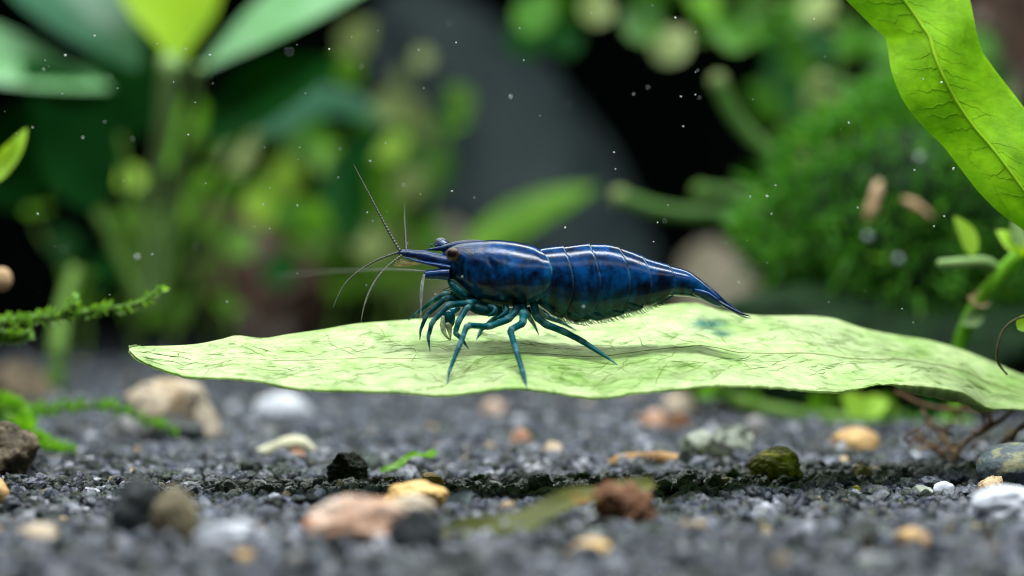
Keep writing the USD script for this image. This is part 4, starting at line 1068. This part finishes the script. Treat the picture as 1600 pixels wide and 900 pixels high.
# the moss mound
MC, MR = P(1425, 350, 305), np.array([19.2, 16.0, 16.0])
mm = thing('moss_mound', P(1400, 560, 274), 'fluffy deep green mound of moss at the right behind the leaf', 'moss')
obj('mound_core', rock(MC, MR * 0.74, 71, 4, 0.2, 1.5, 0, 0.1), 'moss_base', mm)
rs = np.random.default_rng(12)
tufts, bright = [], []
nf = 5200
dirs = rs.normal(size=(nf, 3)); dirs /= np.linalg.norm(dirs, axis=1, keepdims=True)
dirs = dirs[(dirs[:, 1] < 0.45) & (dirs[:, 2] > -0.75)]
lump = meshkit.fbm(dirs * 2.0 + 5, 3, 9)
for i, dv in enumerate(dirs):
    rad = MR * (0.62 + 0.66 * lump[i])
    c = MC + dv * rad
    g = dv * 0.7 + rs.normal(0, 0.55, 3) + [0, 0, 0.35]
    g /= np.linalg.norm(g)
    l = rs.uniform(1.4, 3.2) * (2.0 if rs.random() < 0.06 else 1.0)
    b = np.cross(g, rs.normal(size=3)); b /= np.linalg.norm(b)
    w = rs.uniform(0.18, 0.42)
    q = c + g * l * 0.5 + b * rs.normal(0, 0.2)
    e = c + g * l + np.array([0, 0, -0.18 * l])
    n2 = np.cross(g, b) * w * 0.5
    msh = (np.array([c - b * w * 0.4, c + b * w * 0.4, q + b * w, q + n2, q - b * w, e]), np.array([[0, 1, 3], [1, 2, 3], [0, 3, 4], [2, 5, 3], [3, 5, 4]]))
    (bright if rs.random() < 0.10 else tufts).append(msh)
obj('fronds', join(*tufts), 'moss', mm, False, kind='stuff')
obj('bright_fronds', join(*bright), 'moss_bright', mm, False, kind='stuff')
single('seed_husk', tube(pts([(1374, 282, 284), (1366, 312, 284), (1356, 345, 284)]), [0.35, 0.95, 0.8, 0.95, 0.4], 20, 10, 0.7), 'husk', 'upright tan husk lying on the moss mound', 'husk')
single('seed_husk', tube(pts([(1410, 310, 285), (1432, 322, 285), (1456, 340, 285)]), [0.25, 0.8, 0.6, 0.3], 18, 10, 0.7), 'husk', 'slanted brown husk on the moss mound beside the upright one', 'husk')
for x, y, lb in ((1356, 370, 'round pale bubble below the upright tan husk'), (1437, 246, 'round pale bubble near the bright upper leaf'), (1404, 405, 'bluish bubble low on the moss mound')):
    single('bubble', ball(P(x, y, 284), 0.45, 2), 'bubble', lb, 'bubble')
single('rock', rock(P(1400, 560, 290) + [0, 6, 0], (24, 9, 9.5), 77, 4, 0.25, 1.5, 4), 'moss_base', 'rock under the moss mound coloured near black for the shaded gap', 'rock')  # shade below the mound is put into this rock's near-black colour

# stem plant at the right edge
sp_ = thing('stem_plant', P(1490, 660, 238), 'slim green stem with small leaves rising at the right edge', 'plant')
obj('stem', tube(pts([(1494, 650, 240), (1496, 560, 240), (1510, 510, 240), (1545, 455, 239), (1580, 412, 238), (1625, 370, 238)]), [0.55, 0.65, 0.75, 0.8, 0.8, 0.7], 40, 10), 'leaf_green', sp_)
obj('side_stem', tube(pts([(1565, 428, 239), (1545, 412, 238), (1510, 410, 237), (1466, 412, 236)]), [0.55, 0.55, 0.5, 0.4], 24, 8), 'stalk_pale', sp_)
for sq, w, m_ in (([(1520, 400, 238), (1510, 370, 238), (1490, 338, 238)], 1.0, 'leaf_bright'), ([(1590, 395, 236), (1570, 372, 236), (1556, 360, 236)], 0.9, 'leaf_bright'), ([(1590, 390, 236), (1588, 360, 236), (1582, 335, 236)], 0.8, 'stalk_pale'), ([(1600, 400, 236), (1592, 385, 236), (1570, 368, 236)], 0.8, 'leaf_lime'),
                  ([(1545, 455, 239), (1525, 470, 239), (1512, 462, 239)], 0.9, 'husk'), ([(1530, 480, 239), (1518, 500, 239), (1500, 505, 239)], 0.8, 'stalk_pale')):
    obj('leaf', blade(pts(sq), w, (0.2, -0.8, 0.5), 14, 7, 0.3), m_, sp_)
td = thing('tendril', P(1562, 590, 208), 'thin curled brown tendril with a round green tip at the right edge', 'tendril')
obj('thread', tube(pts([(1574, 585, 208), (1561, 570, 208), (1558, 548, 207), (1563, 525, 207), (1578, 505, 207), (1592, 497, 207), (1606, 494, 207)]), [0.10, 0.11, 0.10, 0.09], 50, 6), 'tendril', td)
obj('leaf_tip', blade(pts([(1590, 515, 207), (1602, 505, 207), (1615, 492, 207)]), 0.7, (0, -0.9, 0.4), 12, 7, 0.3), 'leaf_bright', td)

# low green plant and roots under the right half of the leaf
lp = thing('creeping_plant', P(1200, 640, 262), 'low creeping green stem with sprouts under the right half of the leaf', 'plant')
obj('stem', tube(pts([(1060, 600, 300), (1130, 618, 296), (1200, 640, 290), (1290, 654, 286), (1400, 660, 280), (1520, 662, 276)]), [0.6, 0.95, 0.9, 0.8, 0.7], 40, 8), 'stalk_green', lp)
rs = np.random.default_rng(31)
for k in range(17):
    x = rs.uniform(1090, 1520); y = np.interp(x, [1060, 1130, 1200, 1290, 1400, 1520], [600, 618, 640, 654, 660, 662]); d = np.interp(x, [1060, 1520], [300, 276]) - rs.uniform(0, 4)
    dx, dy = rs.uniform(-34, 34), rs.uniform(-52, 12)
    obj('leaf', blade(pts([(x, y, d), (x + dx * 0.6, y + dy * 0.6, d - 1), (x + dx, y + dy, d - 2)]), rs.uniform(0.7, 1.5), (rs.uniform(-.5, .5), -0.8, 0.5), 12, 7, 0.3), ['leaf_green', 'leaf_dark', 'stalk_green', 'leaf_green'][k % 4], lp)
for sq in ([(1350, 650, 268), (1335, 634, 268), (1316, 612, 268)], [(1352, 650, 268), (1366, 636, 268), (1388, 628, 268)]):
    obj('leaf', blade(pts(sq), 1.3, (0, -0.8, 0.5), 12, 7, 0.3), 'leaf_bright', lp)
rt = thing('root', P(1490, 728, 226), 'branching brown roots reaching down to the gravel under the leaf at right', 'root')
for sq in ([(1486, 724, 226), (1510, 690, 226), (1545, 668, 225), (1575, 648, 224), (1620, 600, 224)], [(1482, 722, 227), (1460, 700, 227), (1432, 684, 228)], [(1545, 668, 225), (1548, 650, 225), (1540, 635, 225)],
           [(1580, 690, 224), (1590, 672, 224), (1610, 655, 224)], [(1400, 612, 236), (1440, 632, 236), (1500, 640, 234), (1560, 640, 232)], [(1500, 715, 228), (1470, 680, 230), (1440, 640, 232)], [(1560, 700, 226), (1585, 676, 226), (1620, 664, 226)]):
    obj('root_branch', tube(pts(sq), [0.26, 0.24, 0.12], 24, 7), 'root_brown', rt)
rs = np.random.default_rng(19)
for k in range(16):
    x, y, d = rs.uniform(1430, 1600), rs.uniform(636, 700), rs.uniform(222, 240)
    q = [(x, y, d)]
    for _ in range(4):
        q.append((q[-1][0] + rs.uniform(-26, 22), q[-1][1] + rs.uniform(-6, 22), d + rs.uniform(-2, 2)))
    obj('rootlet', tube(pts(q), [0.12, 0.11, 0.04], 20, 5), 'root_brown', rt)

# boulders far behind
single('boulder', rock(P(800, 250, 540), (23, 16, 48), 91, 5, 0.18, 1.2, 3, 0.03, rot(0, -38, 0)), 'boulder_grey', 'large smooth grey boulder slanting behind the shrimp', 'boulder')
single('boulder', rock(P(700, 470, 480), (9.5, 8, 17), 92, 4, 0.2, 1.4, 4, 0.05), 'boulder_tan', 'pale tan boulder blurred behind the shrimp head', 'boulder')
single('boulder', rock(P(410, 450, 430), (11, 9, 16), 93, 4, 0.22, 1.5, 4, 0.05, rot(0, -20, 0)), 'boulder_brown', 'reddish brown boulder with pale patches behind the leaf at left', 'boulder')
single('boulder', rock(P(1118, 480, 440), (8.5, 8, 12.5), 94, 4, 0.18, 1.4, 3, 0.05), 'boulder_tan', 'pale beige boulder blurred behind the shrimp tail', 'boulder')
single('boulder', rock(P(1580, 60, 430), (9, 9, 14), 95, 4, 0.18, 1.4, 3, 0.05), 'boulder_brown', 'dull brown boulder in the upper right corner behind the lime leaf', 'boulder')

# ================================================================ litter between the grains
rs = np.random.default_rng(90)
lit = {'litter_brown': [], 'litter_green': []}
for _ in range(520):
    py = HORIZON + 60 + 420 * rs.random() ** 0.8
    py = max(py, 660)
    d = ground_d(py)
    p0 = P(rs.uniform(-10, 1610), py, d)
    p0[2] = terrain(p0[0], p0[1]) + rs.uniform(0.1, 0.7)
    a = rs.uniform(0, 2 * np.pi); l = rs.uniform(0.3, 1.1)
    dv = np.array([math.cos(a), math.sin(a), rs.uniform(-.2, .45)]) * l
    lit['litter_brown' if rs.random() < 0.6 else 'litter_green'].append(tube(np.array([p0 - dv / 2, p0 + rs.normal(0, 0.12, 3), p0 + dv / 2]), [0.05, rs.uniform(0.08, 0.26), 0.03], 6, 6, rs.uniform(0.3, 0.8)))
mat('litter_brown', (0.06, 0.035, 0.015), (0.22, 0.14, 0.06), 0.5, 0.7)
mat('litter_green', (0.03, 0.045, 0.008), (0.12, 0.15, 0.03), 0.5, 0.7)
single('plant_litter', join(*lit['litter_brown']), 'litter_brown', 'brown crumbs of plant litter strewn between the gravel grains', 'litter', None, 'stuff')
single('plant_litter', join(*lit['litter_green']), 'litter_green', 'olive green crumbs of plant litter strewn between the gravel grains', 'litter', None, 'stuff')

# ================================================================ specks drifting in the water
rs = np.random.default_rng(44)
sp = []
for _ in range(150):
    x, y = rs.uniform(0, 1500), rs.uniform(5, 520)
    d = FOCUS + rs.normal(0, 7) if rs.random() < 0.75 else rs.uniform(170, 270)
    if abs(x - 632) < 20 and abs(y - 318) < 25:
        continue
    r = rs.choice([0.035, 0.05, 0.07, 0.10], p=[0.4, 0.33, 0.2, 0.07]) * rs.uniform(0.65, 1.1)
    v, f = ball((0, 0, 0), r * rs.uniform(0.4, 1.9, 3), 1)
    sp.append((v @ rot(*rs.uniform(0, 180, 3)).T + P(x, y, d), f))
single('drifting_specks', join(*sp), 'speck', 'tiny white specks drifting in the water around the shrimp', 'specks', None, 'stuff')
